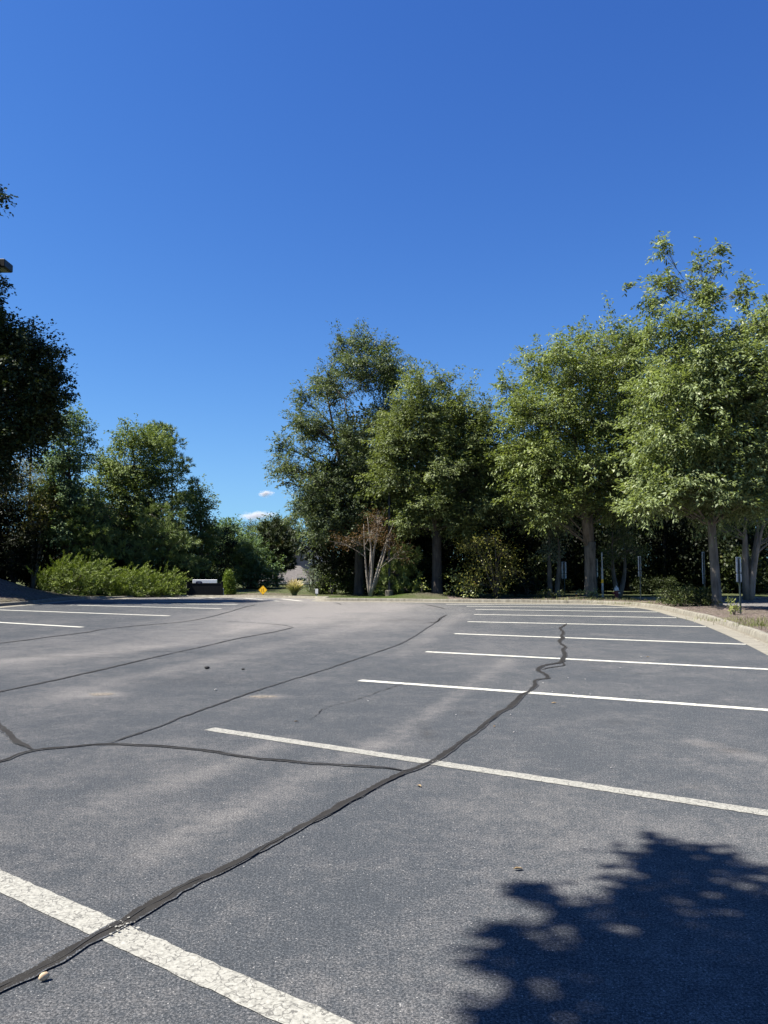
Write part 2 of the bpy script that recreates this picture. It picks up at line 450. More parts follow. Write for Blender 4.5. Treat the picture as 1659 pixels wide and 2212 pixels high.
# outward normal: path runs anticlockwise round the lot, so outside is on the right of travel
Tn = np.gradient(K, axis=0); Tn = unit(Tn); Nn = np.stack([Tn[:, 1], -Tn[:, 0]], 1)
along = np.concatenate([[0], np.cumsum(np.linalg.norm(np.diff(K, axis=0), axis=1))])
def ribbon_along(P, Nv, al, prof, name, mat, kind='structure'):
    n, k = len(P), len(prof)
    V = np.zeros((n, k, 3)); A = np.zeros((n, k)); X = np.zeros((n, k))
    for j, (o, z) in enumerate(prof):
        V[:, j, :2] = P + Nv * o; V[:, j, 2] = z; A[:, j] = al; X[:, j] = o
    wob = np.sin(al * .9) * .006 + np.sin(al * 2.3 + 1) * .004
    V[:, 3:-1, 2] += wob[:, None]
    V[:, 3:, 2] *= 1 - .4 * (1 / (1 + np.exp(-(P[:, 1] - 39.0) * 2.5)) / (1 + np.exp((P[:, 0] + 2.5) * 2.5)))[:, None]
    i = np.arange(n - 1)[:, None] * k + np.arange(k - 1)[None, :]
    Q = np.stack([i, i + 1, i + k + 1, i + k], -1).reshape(-1, 4)
    o = link(name, np_mesh(name, V.reshape(-1, 3), Q, {'along': A.ravel(), 'across': X.ravel()}, smooth=True), mat)
    return tag(o, kind=kind)
prof = [(-.46, .004), (-.05, .016), (-.005, .02), (.015, .05), (.03, .115), (.05, .145), (.085, .158), (.17, .158), (.2, .142), (.21, .0)]
kerb_o = ribbon_along(K, Nn, along, prof, 'kerb', M['kerb'])

def seg_dist(X, Y, P):
    """distance of points to a polyline and parameter along it"""
    D = np.full(X.shape, 1e9); S = np.zeros(X.shape); SG = np.zeros(X.shape); acc = 0.0
    for i in range(len(P) - 1):
        a, b = P[i], P[i + 1]; d = b - a; L2 = d @ d + 1e-12
        t = np.clip(((X - a[0]) * d[0] + (Y - a[1]) * d[1]) / L2, 0, 1)
        dx = X - a[0] - t * d[0]; dy = Y - a[1] - t * d[1]
        q = np.hypot(dx, dy); m = q < D
        D = np.where(m, q, D); S = np.where(m, acc + t * math.sqrt(L2), S)
        SG = np.where(m, np.sign(d[0] * dy - d[1] * dx), SG); acc += math.sqrt(L2)
    return D, S, SG
def inside(X, Y, P):
    c = np.zeros(X.shape, bool); j = len(P) - 1
    for i in range(len(P)):
        yi, yj = P[i][1], P[j][1]
        if yi != yj:
            m = ((yi > Y) != (yj > Y)) & (X < (P[j][0] - P[i][0]) * (Y - yi) / (yj - yi) + P[i][0])
            c ^= m
        j = i
    return c
def snoise(x, y, s, seed=0):
    r = np.random.default_rng(seed); v = np.zeros_like(x)
    for k in range(7):
        a = r.uniform(0, 2 * math.pi); f = s * r.uniform(.6, 1.8); p = r.uniform(0, 6.28)
        v += np.sin((x * math.cos(a) + y * math.sin(a)) * f + p + 1.3 * np.sin((x * math.sin(a) - y * math.cos(a)) * f * .7 + p))
    return v / 3.7
def axis_lines(lo, hi, step, far):
    a = list(np.arange(lo, hi + 1e-6, step)); d = step; x = a[-1]; e = []
    while x < far: d *= 1.22; x += d; e.append(x)
    d = step; x = a[0]; s = []
    while x > -far: d *= 1.22; x -= d; s.append(x)
    return np.array(s[::-1] + a + e)
gx = axis_lines(-19.5, 20, .12, 2500); gy = axis_lines(-9, 44, .12, 3000)
GX, GY = np.meshgrid(gx, gy)
sd, _, _ = seg_dist(GX.ravel(), GY.ravel(), K[::2]); sd = sd.reshape(GX.shape)
ins = inside(GX, GY, K); sd = np.where(ins, -sd, sd)
DRIVE = np.array([(13.2, 23.0), (13.9, 26.5), (13.4, 31), (12.2, 35.6), (12.0, 36.2), (60, 38.5), (60, 14), (17, 17)])   # side drive on the right
dd, _, _ = seg_dist(GX.ravel(), GY.ravel(), np.vstack([DRIVE, DRIVE[:1]])); dd = dd.reshape(GX.shape)
dd = np.where(inside(GX, GY, DRIVE), -dd, dd)
def gauss(x, y, cx, cy, sx, sy=None): return np.exp(-((x - cx) / sx) ** 2 - ((y - cy) / (sy or sx)) ** 2)
def ground_z(x, y):
    z = .13 + .03 * snoise(x, y, 1.1, 3) + .012 * snoise(x, y, 5, 5)
    z = z - .075 / (1 + np.exp(-(y - 39.0) * 2.5)) / (1 + np.exp((x + 2.5) * 2.5)) + 1.5 * gauss(x, y, -21, 36, 3.4, 5.5) + .13 * gauss(x, y, -6.7, 43.4, 1.7, .8) + .2 * gauss(x, y, 2.0, 37.4, 1.5)
    z = z + .12 * gauss(x, y, 12, 27, 1.2) + .1 * gauss(x, y, 9.6, 36, 1.5)
    return z
gz = ground_z(GX, GY)
gz = np.where(sd > .17, gz, -.1 + (gz + .1) * np.clip((sd - .02) / .15, 0, 1))
gz = np.where(dd < .3, -.1 + (gz + .1) * np.clip(dd / .3, 0, 1), gz)
grass = np.full(GX.shape, .8)
grass = np.where((sd > 0) & (GX > 3) & (GY < 37), .08, grass)                       # mulch bed on the right
grass += .75 * gauss(GX, GY, -1.2, 37.4, 2.6, 1.4)                                 # mown strip in front of the oaks
grass += .5 * gauss(GX, GY, 11, 35.4, 4, .6) + .5 * gauss(GX, GY, 12.6, 21, 1.0, 1.2) + .5 * gauss(GX, GY, 18, 38.5, 8, .8)
grass -= .5 * gauss(GX, GY, -8, 42.5, 4, 1.3) + .95 * gauss(GX, GY, -20, 34, 6) + .5 * gauss(GX, GY, 2, 37, 1.1)
nx_, ny_ = len(gx), len(gy)
ii = (np.arange(ny_ - 1)[:, None] * nx_ + np.arange(nx_ - 1)[None, :])
GQ = np.stack([ii, ii + 1, ii + nx_ + 1, ii + nx_], -1).reshape(-1, 4)
ground_o = link('ground', np_mesh('ground', np.stack([GX, GY, gz], -1).reshape(-1, 3), GQ, {'grass': np.clip(grass, 0, 1).ravel()}, smooth=True), M['ground'])
tag(ground_o, kind='structure')
def gnd(x, y):
    return float(ground_z(np.array([float(x)]), np.array([float(y)]))[0])

# asphalt with its tyre tracks, worn aisle, stains and painted sun backscatter as attributes of the surface
ax = np.arange(-18.4, 11.6, .09); ay = np.arange(-9.4, 44.4, .09)
AX, AY = np.meshgrid(ax, ay)
aisle = np.array([(-11, -6), (-8.6, 3), (-6.3, 9.5), (-4.2, 15.5), (-2.9, 21), (-2.0, 27), (-1.6, 32), (-2.4, 36), (-5, 38.6), (-12, 39.4)])
aisle = smooth_path(aisle, 1.0)
ds_, s_, sg_ = seg_dist(AX.ravel(), AY.ravel(), aisle)
ds_ = ds_.reshape(AX.shape); s_ = s_.reshape(AX.shape); off = ds_ * sg_.reshape(AX.shape)
streak = np.interp(off, np.linspace(-14, 14, 141), np.convolve(rng.uniform(-1, 1, 145), np.ones(5) / 3, 'valid'))
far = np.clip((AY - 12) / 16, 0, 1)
wear_and_light = np.exp(-(off / 4.4) ** 2) * (.06 + .8 * far) + .05 + .14 * np.clip((AX + .5) / 2, 0, 1) * np.clip((7 - AY) / 4, 0, 1)  # last term paints sun backscatter into the near right stalls
wear_and_light += streak * .15 * np.exp(-(off / 6) ** 2)
for o_, w_, a_ in ((-1.9, .5, .16), (1.4, .5, .14), (3.3, .45, .10), (-3.6, .5, .1)):
    wear_and_light += a_ * np.exp(-((off - o_) / w_) ** 2)
def track(px, width, amt):
    global wear_and_light
    P = np.array([g2(*p) for p in px])
    d, s, _ = seg_dist(AX.ravel(), AY.ravel(), smooth_path(P, .5)); d = d.reshape(AX.shape)
    wear_and_light = wear_and_light + amt * np.exp(-(d / width) ** 2) * (.75 + .35 * snoise(AX, AY, 2.2, 11))
track([(300, 1850), (480, 1770), (640, 1690), (870, 1580), (1000, 1490), (1100, 1425)], .17, .42)
track([(60, 1800), (250, 1730), (420, 1680), (620, 1590)], .16, .25)
track([(0, 1700), (200, 1660), (420, 1600)], .25, .15)
track([(150, 1500), (400, 1440), (640, 1385), (820, 1345)], .3, .18)
track([(0, 1430), (240, 1408), (420, 1385), (560, 1350)], .5, .35)
track([(620, 1345), (740, 1320), (860, 1310)], 1.4, .3)
track([(860, 1420), (960, 1350), (1000, 1325)], .3, .3)
track([(1290, 1370), (1420, 1380)], .35, .25)
track([(1500, 1600), (1640, 1640)], .12, .45)
track([(1040, 1325), (1200, 1330)], .4, .12)
for cx_, cy_, sx_, sy_, a_ in ((220, 1500, .26, .2, .75), (568, 1505, .26, .16, .75), (1440, 1385, .5, .3, .25), (1480, 1365, .4, .4, .2)):
    p = g2(cx_, cy_); wear_and_light = wear_and_light + a_ * gauss(AX, AY, p[0], p[1], sx_, sy_)
wear_and_light += 0.10 * snoise(AX, AY, .55, 21) + .08 * snoise(AX, AY, 1.7, 23) - .03
stain = np.zeros(AX.shape)
for cx_, cy_, sx_, sy_, a_ in ((1590, 1622, .14, .1, .9), (1545, 1608, .2, .07, .4), (1570, 1400, .5, .25, .4), (900, 1340, 1.2, .9, .3), (420, 1470, .9, .5, .25), (915, 1575, .06, .35, .5), (930, 1590, .05, .3, .5)):
    p = g2(cx_, cy_); stain += a_ * gauss(AX, AY, p[0], p[1], sx_, sy_)
for cx_, cy_, sx_, sy_, a_ in ((1010, 1540, .1, .14, .35), (1330, 1560, .13, .1, .4), (1290, 1448, .16, .12, .45), (1380, 1455, .1, .1, .4), (1230, 1400, .22, .14, .4), (720, 1880, .05, .07, .3), (1120, 1720, .07, .05, .3), (1500, 1700, .1, .06, .25), (1340, 1372, .3, .2, .4)):
    p = g2(cx_, cy_); stain += a_ * gauss(AX, AY, p[0], p[1], sx_, sy_)
stain *= .8 + .5 * snoise(AX, AY, 6, 17)
na, nb = len(ax), len(ay)
ii = (np.arange(nb - 1)[:, None] * na + np.arange(na - 1)[None, :])
AQ = np.stack([ii, ii + 1, ii + na + 1, ii + na], -1).reshape(-1, 4)
lot = link('parking_lot', np_mesh('parking_lot', np.stack([AX, AY, 0 * AX], -1).reshape(-1, 3), AQ, {'wear_and_light': np.clip(wear_and_light, 0, 1).ravel(), 'stain': np.clip(stain, 0, 1).ravel()}), M['asphalt'])
tag(lot, kind='structure')
# side drive
dv = [(*p, 0.02) for p in DRIVE]
me = bpy.data.meshes.new('side_drive'); me.from_pydata(dv, [], [tuple(range(len(dv) - 1, -1, -1))]); me.update()
a_ = me.attributes.new('wear_and_light', 'FLOAT', 'POINT'); a_.data.foreach_set('value', np.full(len(dv), .62, dtype=np.float32))
tag(link('side_drive', me, M['asphalt']), kind='structure')
K2 = smooth_path([(11.6, 36.3), (16, 36.75), (24, 37.15), (40, 37.8), (60, 38.6)], .5)
T2 = unit(np.gradient(K2, axis=0)); N2 = np.stack([-T2[:, 1], T2[:, 0]], 1)
al2 = np.concatenate([[0], np.cumsum(np.linalg.norm(np.diff(K2, axis=0), axis=1))])
ribbon_along(K2, N2, al2, [(o, z + .02) for o, z in prof], 'side_drive_kerb', M['kerb'])

# painted lines, each with slightly ragged edges, lying on the lot
def strip(px0, px1, w, z=.004, name='parking_line', mat='paint', rag=.003):
    a = gp(*px0)[:2]; b = gp(*px1)[:2]
    L = np.linalg.norm(b - a); n = max(4, int(L / .05)); d = (b - a) / L; nn = np.array([-d[1], d[0]])
    vs = []; fs = []
    for i in range(n + 1):
        p = a + d * L * i / n
        e0 = random.gauss(0, rag); e1 = random.gauss(0, rag)
        vs += [(*(p + nn * (w / 2 + e0)), z), (*(p - nn * (w / 2 + e1)), z)]
        if i: k = 2 * i; fs.append((k - 2, k - 1, k + 1, k))
    return MB().add(vs, fs).build(name, M[mat], lot)
LINES = [((-420, 1715), (800, 2264), .15), ((452, 1575), (1790, 1777), .14), ((777, 1470), (1850, 1548), .15), ((920, 1408), (1735, 1450), .17), ((982, 1369), (1611, 1392), .19),
         ((1010, 1343), (1525, 1354), .2), ((1024, 1327.4), (1461, 1334.5), .2), ((1027, 1316.6), (1420, 1322), .2), ((1008, 1309.8), (1380, 1313), .2), ((964, 1305.5), (1330, 1307.2), .2),
         ((-150, 1336), (178, 1355), .19), ((-60, 1315.5), (365, 1330.5), .2), ((146, 1307), (478, 1315), .2), ((250, 1302.4), (513, 1306.3), .2), ((330, 1298.3), (498, 1300.2), .2),
         ((362, 1291.4), (406, 1294.4), .22), ((452, 1291.2), (480, 1294), .22), ((528, 1292.2), (602, 1298.4), .22), ((608, 1293.8), (652, 1298.6), .22)]
for i, (a, b, w) in enumerate(LINES): strip(a, b, w, mat='paint' if i < 2 else 'paint_fresh')

# sealed cracks: dark tar ribbons with an open seam
def crack(px, w, seam=True, jit=.02, dens=.06, name='sealed_crack', fade=0.0):
    w *= .74
    P = smooth_path([g2(*p) for p in px], dens)
    n = len(P); t = unit(np.gradient(P, axis=0)); nv = np.stack([-t[:, 1], t[:, 0]], 1)
    wob = np.cumsum(rng.normal(0, jit * .25, n)); wob -= np.linspace(wob[0], wob[-1], n); wob = np.clip(wob, -jit * 1.5, jit * 1.5)
    P = P + nv * wob[:, None]
    sm = 1 + (np.convolve(rng.uniform(-1, 1, n + 6), np.ones(7) / 7, 'valid')) * .75 + .22 * np.sin(np.arange(n) * .11 + rng.uniform(0, 6)) ; sm = np.clip(sm, .35, 1.8)
    hw0 = w / 2 * sm + rng.normal(0, .0035, n); hw1 = w / 2 * sm[::-1] + rng.normal(0, .0035, n)
    ends = np.minimum(1, np.minimum(np.arange(n), np.arange(n)[::-1]) / 6.0 + .25)
    hw0 = hw0 + rng.normal(0, .10, n) * hw0; hw1 = hw1 + rng.normal(0, .10, n) * hw1
    V = np.zeros((n, 4, 3)); E = np.zeros((n, 4)); E[:, 0] = E[:, 3] = 1; E += fade
    for q, wq in enumerate((hw0 * ends, hw0 * ends * .55, -hw1 * ends * .55, -hw1 * ends)):
        V[:, q, :2] = P + nv * wq[:, None]; V[:, q, 2] = .008
    ix = np.arange(n - 1)[:, None] * 4 + np.arange(3)[None, :]
    Qd = np.stack([ix, ix + 1, ix + 5, ix + 4], -1).reshape(-1, 4)
    o = link(name, np_mesh(name, V.reshape(-1, 3), Qd, {'edge': E.ravel()}), M['tar'], lot)
    if seam:
        sw = np.clip(np.convolve(rng.normal(.0012, .0035, n + 4), np.ones(5) / 5, 'valid') * 2.2, 0.0, .006)
        so = np.cumsum(rng.normal(0, .006, n)); so = np.clip(so - np.linspace(so[0], so[-1], n), -w * .35, w * .35)
        vs = []; fs = []
        for i in range(n):
            c = P[i] + nv[i] * so[i]
            vs += [(*(c + nv[i] * sw[i]), .011), (*(c - nv[i] * sw[i]), .011)]
            if i and sw[i] + sw[i - 1] > .0015: k = 2 * i; fs.append((k - 2, k - 1, k + 1, k))
        MB().add(vs, fs).build('open_seam', M['seam'], o)
    return o
crack([(-160, 2215), (0, 2140), (60, 2110), (120, 2077), (180, 2042), (245, 2005), (300, 1972), (400, 1916), (500, 1868), (600, 1812), (700, 1760), (800, 1708), (880, 1672), (950, 1643), (1005, 1600), (1050, 1565), (1090, 1535), (1115, 1515), (1126, 1503), (1146, 1493)], .094, True, .022)
crack([(1140, 1496), (1152, 1482), (1152, 1471), (1165, 1467), (1179, 1466), (1176, 1458), (1167, 1453), (1160, 1447), (1178, 1437), (1208, 1431.5), (1214, 1422), (1217, 1412.5), (1213, 1403.5), (1218, 1398), (1211, 1391.8), (1207, 1384.6), (1214, 1378), (1211, 1373), (1215, 1366.6), (1209, 1357.6), (1217, 1353), (1224, 1347.5)], .11, False, .015, .08)
crack([(1163, 1449), (1185, 1443), (1216, 1438), (1214, 1430)], .05, False, .01, .08)
crack([(-200, 1690), (0, 1645), (70, 1622), (150, 1614), (230, 1608), (330, 1611), (450, 1622), (560, 1640), (660, 1650), (760, 1655), (830, 1660), (885, 1668)], .072, True, .02, fade=.14)
crack([(-40, 1540), (0, 1572), (30, 1600), (72, 1621)], .11, True, .02)
crack([(230, 1608), (300, 1585), (370, 1560), (450, 1530), (520, 1505), (600, 1478), (700, 1448), (800, 1415), (870, 1390), (920, 1360), (958, 1331)], .05, False, .02, fade=.42)
crack([(-120, 1525), (0, 1495), (90, 1475), (200, 1450), (330, 1420), (430, 1398), (520, 1378), (590, 1365), (636, 1355)], .066, False, .03, .1, fade=.12)
crack([(-120, 1405), (0, 1390), (100, 1377), (190, 1365), (212, 1360), (290, 1352), (400, 1342), (480, 1325), (520, 1313), (552, 1306)], .085, False, .05, .15, fade=.2)
crack([(634, 1356), (612, 1350.6), (564, 1346.6), (500, 1343), (430, 1340)], .04, False, .04, .15, fade=.3)
crack([(640, 1355.5), (740, 1353.4), (840, 1353), (940, 1353), (1042, 1351)], .045, False, .05, .15, fade=.3)
crack([(890, 1349), (940, 1343.7), (950, 1336), (966, 1328)], .07, False, .05, .15)
crack([(916, 1305.7), (940, 1310), (964, 1315.7)], .09, False, .05, .15)
crack([(720, 1302), (728, 1303.5), (737, 1306.7)], .1, False, .05, .15)
crack([(500, 1301.6), (530, 1303.8), (544, 1304.6)], .08, False, .05, .15)
crack([(0, 1419), (100, 1418), (220, 1420), (300, 1421)], .022, False, .03, .15)
crack([(160, 1413), (330, 1407), (460, 1411), (600, 1417)], .018, False, .03, .15)
# unsealed hairline cracks
for px in ([(300, 1421), (460, 1424), (640, 1440)], [(660, 1560), (700, 1530), (770, 1512), (830, 1490), (900, 1470)]):
    crack(px, .009, False, .03, .05, 'hairline_crack')
# paint flakes left on the sealant where it crosses lines
for (cx_, cy_, n_, spx) in ((262, 2006, 34, .05), (945, 1648, 20, .04), (1140, 1497, 12, .04)):
    c0 = g2(cx_, cy_); mb = MB()
    for k in range(n_):
        p = c0 + rng.normal(0, spx * .62, 2); r0 = abs(rng.normal(.0, .003)) + .0018; a0 = rng.uniform(0, 6.28)
        mb.add([(p[0] + r0 * rng.uniform(.6, 1.5) * math.cos(a0 + q), p[1] + r0 * rng.uniform(.6, 1.5) * math.sin(a0 + q), .0135) for q in np.linspace(0, 6.28, 7)[:-1]], [(0, 1, 2, 3, 4, 5)])
    mb.build('paint_flakes', M['paint'], lot)
# bare aggregate patches
for (cx_, cy_, rx_, ry_) in ((220, 1500, .17, .13), (568, 1505, .17, .1)):
    c0 = g2(cx_, cy_); mb = MB()
    n_ = 30
    mb.add([(c0[0] + rx_ * math.cos(q) * rng.uniform(.65, 1.15), c0[1] + ry_ * math.sin(q) * rng.uniform(.65, 1.15), .004) for q in np.linspace(0, 2 * math.pi, n_ + 1)[:-1]], [tuple(range(n_))])
    mb.build('bare_patch', M['aggregate'], lot)

# ------------------------------------------------------------------ vegetation generator
def leaves(C, A, Nrm, L, W, tint, fold=.18):
    """one folded four-cornered leaf per row"""
    A = unit(A); S = unit(np.cross(A, Nrm)); U = np.cross(S, A)
    L = L[:, None]; W = W[:, None]
    n = len(C); V = np.empty((n, 4, 3))
    V[:, 0] = C; V[:, 2] = C + A * L - U * L * .08
    V[:, 1] = C + A * L * .42 + S * W * .5 + U * W * fold
    V[:, 3] = C + A * L * .42 - S * W * .5 + U * W * fold
    return V.reshape(-1, 3), np.arange(4 * n).reshape(n, 4), np.repeat(tint, 4)
def rand_dir(n):
    return unit(rng.normal(size=(n, 3)))
def px_blobs(spec, D, vol=True, jitter=.25, deep=.52):
    """(x, y, rx, ry) outlines measured in the photograph become ellipsoids of real size at their real distance D"""
    out = []; xs = [b[0] for b in spec]; cx = (min(xs) + max(xs)) / 2; half = (max(xs) - min(xs)) / 2 + 30
    s = D / F
    for b in spec:
        x, y, rx, ry = b[:4]
        c = pt(x, y, D); w = half * s * math.sqrt(max(.05, 1 - ((x - cx) / half) ** 2)) if half > 1 else 1
        rd = .5 * (rx + ry) * s
        offs = (rng.uniform(-jitter, jitter),) if not vol or rx < 26 else (-deep, .0, deep)
        for o in offs:
            k = 1.0 if abs(o) < .4 else .82
            out.append((c + np.array([0, o * w, -.05 * abs(o) * w]), rx * s * k, rd * k, ry * s * k))
    return out
CLUSTER_R = []
def clusters(blobs, spacing=.5, fill=.35):
    C = []; O = []; B = []; CLUSTER_R.clear()
    for i, (c, a, b, h) in enumerate(blobs):
        p = 1.6; area = 4 * math.pi * (((a * b) ** p + (a * h) ** p + (b * h) ** p) / 3) ** (1 / p)
        sp_ = min(spacing, .16 + .5 * min(a, b, h)); n = max(5, int(area / sp_ ** 2 * (.62 + fill)))
        d = rand_dir(n); r = np.where(rng.random(n) < fill / (fill + .62), rng.uniform(.25, .8, n), rng.uniform(.78, 1.02, n))
        C.append(c + d * r[:, None] * np.array([a, b, h])); O.append(unit(d / np.array([a, b, h]))); B.append(np.full(n, i)); CLUSTER_R.append(np.full(n, min(a, b, h)))
    return np.vstack(C), np.vstack(O), np.concatenate(B)
def foliage(C, O, per, spread, L, W, droop=.5, outw=.6, randw=.7, upn=.7, shade_var=.25, flat=.7, S=None, spray=0.0):
    """leaf sprays round the cluster centres C with outward directions O; spray > 0 draws them out along a drooping twig"""
    n = len(C); k = np.maximum(3, rng.poisson(per if S is None or spray <= 0 else per * np.clip(S / .75, .22, 1.0), n)); idx = np.repeat(np.arange(n), k); m = len(idx)
    rr = (spread if S is None else np.minimum(spread, .5 * S + (.10 if spray > 0 else .04))) * rng.uniform(.7, 1.3, n)
    if spray > 0:
        up = np.clip((O[:, 2:] - .45) / .4, 0, 1)
        D = unit(O * np.array([1, 1, .35]) + rng.normal(size=(n, 3)) * .35 + np.array([0, 0, .12]) + up * np.array([0, 0, 1.1]))
        H_ = unit(np.cross(D, np.array([.05, .02, 1.0]) + rng.normal(size=(n, 3)) * .2)); Z = np.cross(H_, D)
        u = rng.uniform(-.7, 1.0, m); Ls = rr * spray * np.where(rng.random(n) < .18, rng.uniform(1.2, 1.7, n), 1.0)
        taper = (1 - .55 * np.clip(u, 0, 1))
        P = C[idx] + D[idx] * (u * Ls[idx])[:, None] + H_[idx] * (rng.normal(0, .42, m) * rr[idx] * taper)[:, None] + Z[idx] * (rng.normal(0, .16, m) * rr[idx])[:, None]
        P[:, 2] -= .22 * Ls[idx] * np.clip(u, 0, 1) ** 2 * (1 - up[idx][:, 0])
        sd_ = np.where(rng.random(m) < .5, 1, -1)[:, None]
        A = D[idx] * .8 + H_[idx] * sd_ * .55 + rng.normal(size=(m, 3)) * randw * .5 + np.array([0, 0, -droop])
        Nn_ = rng.normal(size=(m, 3)) * .45 + np.array([0, 0, upn + .2]) + O[idx] * .3
    else:
        q = rng.normal(size=(m, 3)) * np.array([1, 1, flat])
        P = C[idx] + q * rr[idx][:, None] * .6
        A = O[idx] * outw + rng.normal(size=(m, 3)) * randw + np.array([0, 0, -droop]) + unit(q) * .35
        Nn_ = rng.normal(size=(m, 3)) * .6 + np.array([0, 0, upn]) + O[idx] * .35
    ct = rng.normal(0, shade_var, n)
    tint = np.clip(.42 + ct[idx] * .6 + rng.normal(0, .2, m), 0, 1)
    l = L * rng.uniform(.65, 1.25, m); w = W * rng.uniform(.7, 1.2, m)
    return leaves(P, A, Nn_, l, w, tint)
def needles(C, O, per, L, W, up=.5, spread=.55):
    n = len(C); idx = np.repeat(np.arange(n), per); m = len(idx)
    ax_ = unit(O + np.array([0, 0, up]))
    A = unit(ax_[idx] + rng.normal(size=(m, 3)) * spread)
    P = C[idx] + ax_[idx] * rng.uniform(-.5, .35, m)[:, None] * L
    ct = rng.normal(0, .2, n)
    tint = np.clip(.45 + ct[idx] + rng.normal(0, .18, m), 0, 1)
    return leaves(P, A, rng.normal(size=(m, 3)), L * rng.uniform(.7, 1.2, m), np.full(m, W), tint, 0.05)
def curve3(a, b, sag=.0, wig=.1, n=6):
    a = np.asarray(a, float); b = np.asarray(b, float); L = np.linalg.norm(b - a)
    out = []; o = rng.normal(size=3) * wig * L
    for i in range(n):
        t = i / (n - 1)
        out.append(a + (b - a) * t + np.array([0, 0, sag * L]) * math.sin(math.pi * t) + o * math.sin(math.pi * t) * (1 - .3 * t))
    return out
def grow(name, label, cat, base, blobs, leafmat, barkmat, trunk_r=.2, stems=1, fork_h=2.0, spacing=.5, fill=.35, per=16, spread=.32, L=.13, W=.05, kind='leaf',
         droop=.5, group=None, top=.8, twig_p=.5, limb_r=.26, lean=None, fol=None, fork_spread=.12, trunk_name='trunk', nsides=10, flare=1.5, needle=(22, .26, .03), twigs=True):
    base = np.asarray(base, float)
    t = thing(name, label, cat, base, group)
    zs = [b[0][2] for b in blobs]; hi = max(b[0][2] + b[3] for b in blobs)
    cen = np.mean([b[0] for b in blobs], axis=0)
    H = base[2] + (hi - base[2]) * top
    tr = MB(); stems_p = []
    forkp = base + np.array([(lean or (0, 0))[0] * fork_h, (lean or (0, 0))[1] * fork_h, fork_h])
    if stems == 1:
        topp = np.array([base[0] * .7 + cen[0] * .3, base[1] * .6 + cen[1] * .4, H])
        path = [base - [0, 0, .15], base + [0, 0, .12]] + curve3(base + [0, 0, .45], topp, 0, .025, 9)
        nP = len(path); rad = [trunk_r * flare, trunk_r * (1 + (flare - 1) * .45)] + [trunk_r * (1 - .88 * (i / (nP - 3)) ** 1.1) for i in range(nP - 2)]
        tr.tube(path, rad, nsides); stems_p.append((path, rad))
    else:
        if fork_h > .5:
            path = [base - [0, 0, .15], base + [0, 0, .12], base + (forkp - base) * .3, base + (forkp - base) * .7, forkp]
            rad = [trunk_r * flare, trunk_r * 1.2, trunk_r, trunk_r * .95, trunk_r * 1.0]
            tr.tube(path, rad, nsides); stems_p.append((path[1:], rad[1:]))
        for k in range(stems):
            an = 2 * math.pi * (k + .3 * rng.random()) / stems + .2
            e = np.array([cen[0] + math.cos(an) * fork_spread * (H - base[2]), cen[1] + math.sin(an) * fork_spread * (H - base[2]), H * rng.uniform(.85, 1.0)])
            st = forkp + np.array([math.cos(an), math.sin(an), -1.6]) * trunk_r * .35
            path = curve3(st, e, .02, .04, 8); rr = trunk_r * (.72 if fork_h > .5 else 1.0)
            rad = [rr * (1 - .85 * i / 7) for i in range(8)]
            tr.tube(path, rad, max(6, nsides - 2)); stems_p.append((path, rad))
    C, O, B = clusters(blobs, spacing, fill)
    keep = C[:, 2] > base[2] + .12
    S_ = np.concatenate(CLUSTER_R)[keep]; C, O, B = C[keep], O[keep], B[keep]
    if twigs:
        br = tr
        allp = np.array([p for pa, ra in stems_p for p in pa]); allr = np.array([r for pa, ra in stems_p for r in ra])
        for i, (c, a, b, h) in enumerate(blobs):
            dv_ = allp - c; hor = np.hypot(dv_[:, 0], dv_[:, 1])
            cost = np.abs(dv_[:, 2] + hor * .55) + hor * .25 + np.where(allp[:, 2] > c[2] + .2, 3, 0) + np.where(allp[:, 2] < base[2] + fork_h * .75, 4, 0)
            j = int(np.argmin(cost)); r0 = max(.012, min(allr[j] * .6, trunk_r * limb_r))
            if np.linalg.norm(allp[j] - c) < .3: continue
            lp = curve3(allp[j], c, .05, .04, 6)
            br.tube(lp, [r0 * (1 - .75 * q / 5) for q in range(6)], 5, False)
            m_ = np.where(B == i)[0]
            for q in m_[rng.random(len(m_)) < twig_p]:
                s0 = lp[int(rng.integers(2, 6))]
                br.tube([s0, (s0 + C[q]) / 2 + rng.normal(size=3) * .06, C[q]], [max(.006, r0 * .22), max(.005, r0 * .15), .004], 3, False)
    tr.build(trunk_name, barkmat, t, base, smooth=True)
    if kind == 'leaf':
        f = dict(droop=droop, S=S_); f.update(fol or {})
        V, Q, ti = foliage(C, O, per, spread, L, W, **f)
    else:
        V, Q, ti = needles(C, O, *needle)
    link('crown', np_mesh('crown', V - base, Q, {'tint': ti}), leafmat, t)
    return t

# ------------------------------------------------------------------ the big oaks and everything beyond the kerb
def base_at(x, y, z=.15):
    p = gp(x, y, z); return np.array([p[0], p[1], gnd(p[0], p[1]) - .02])

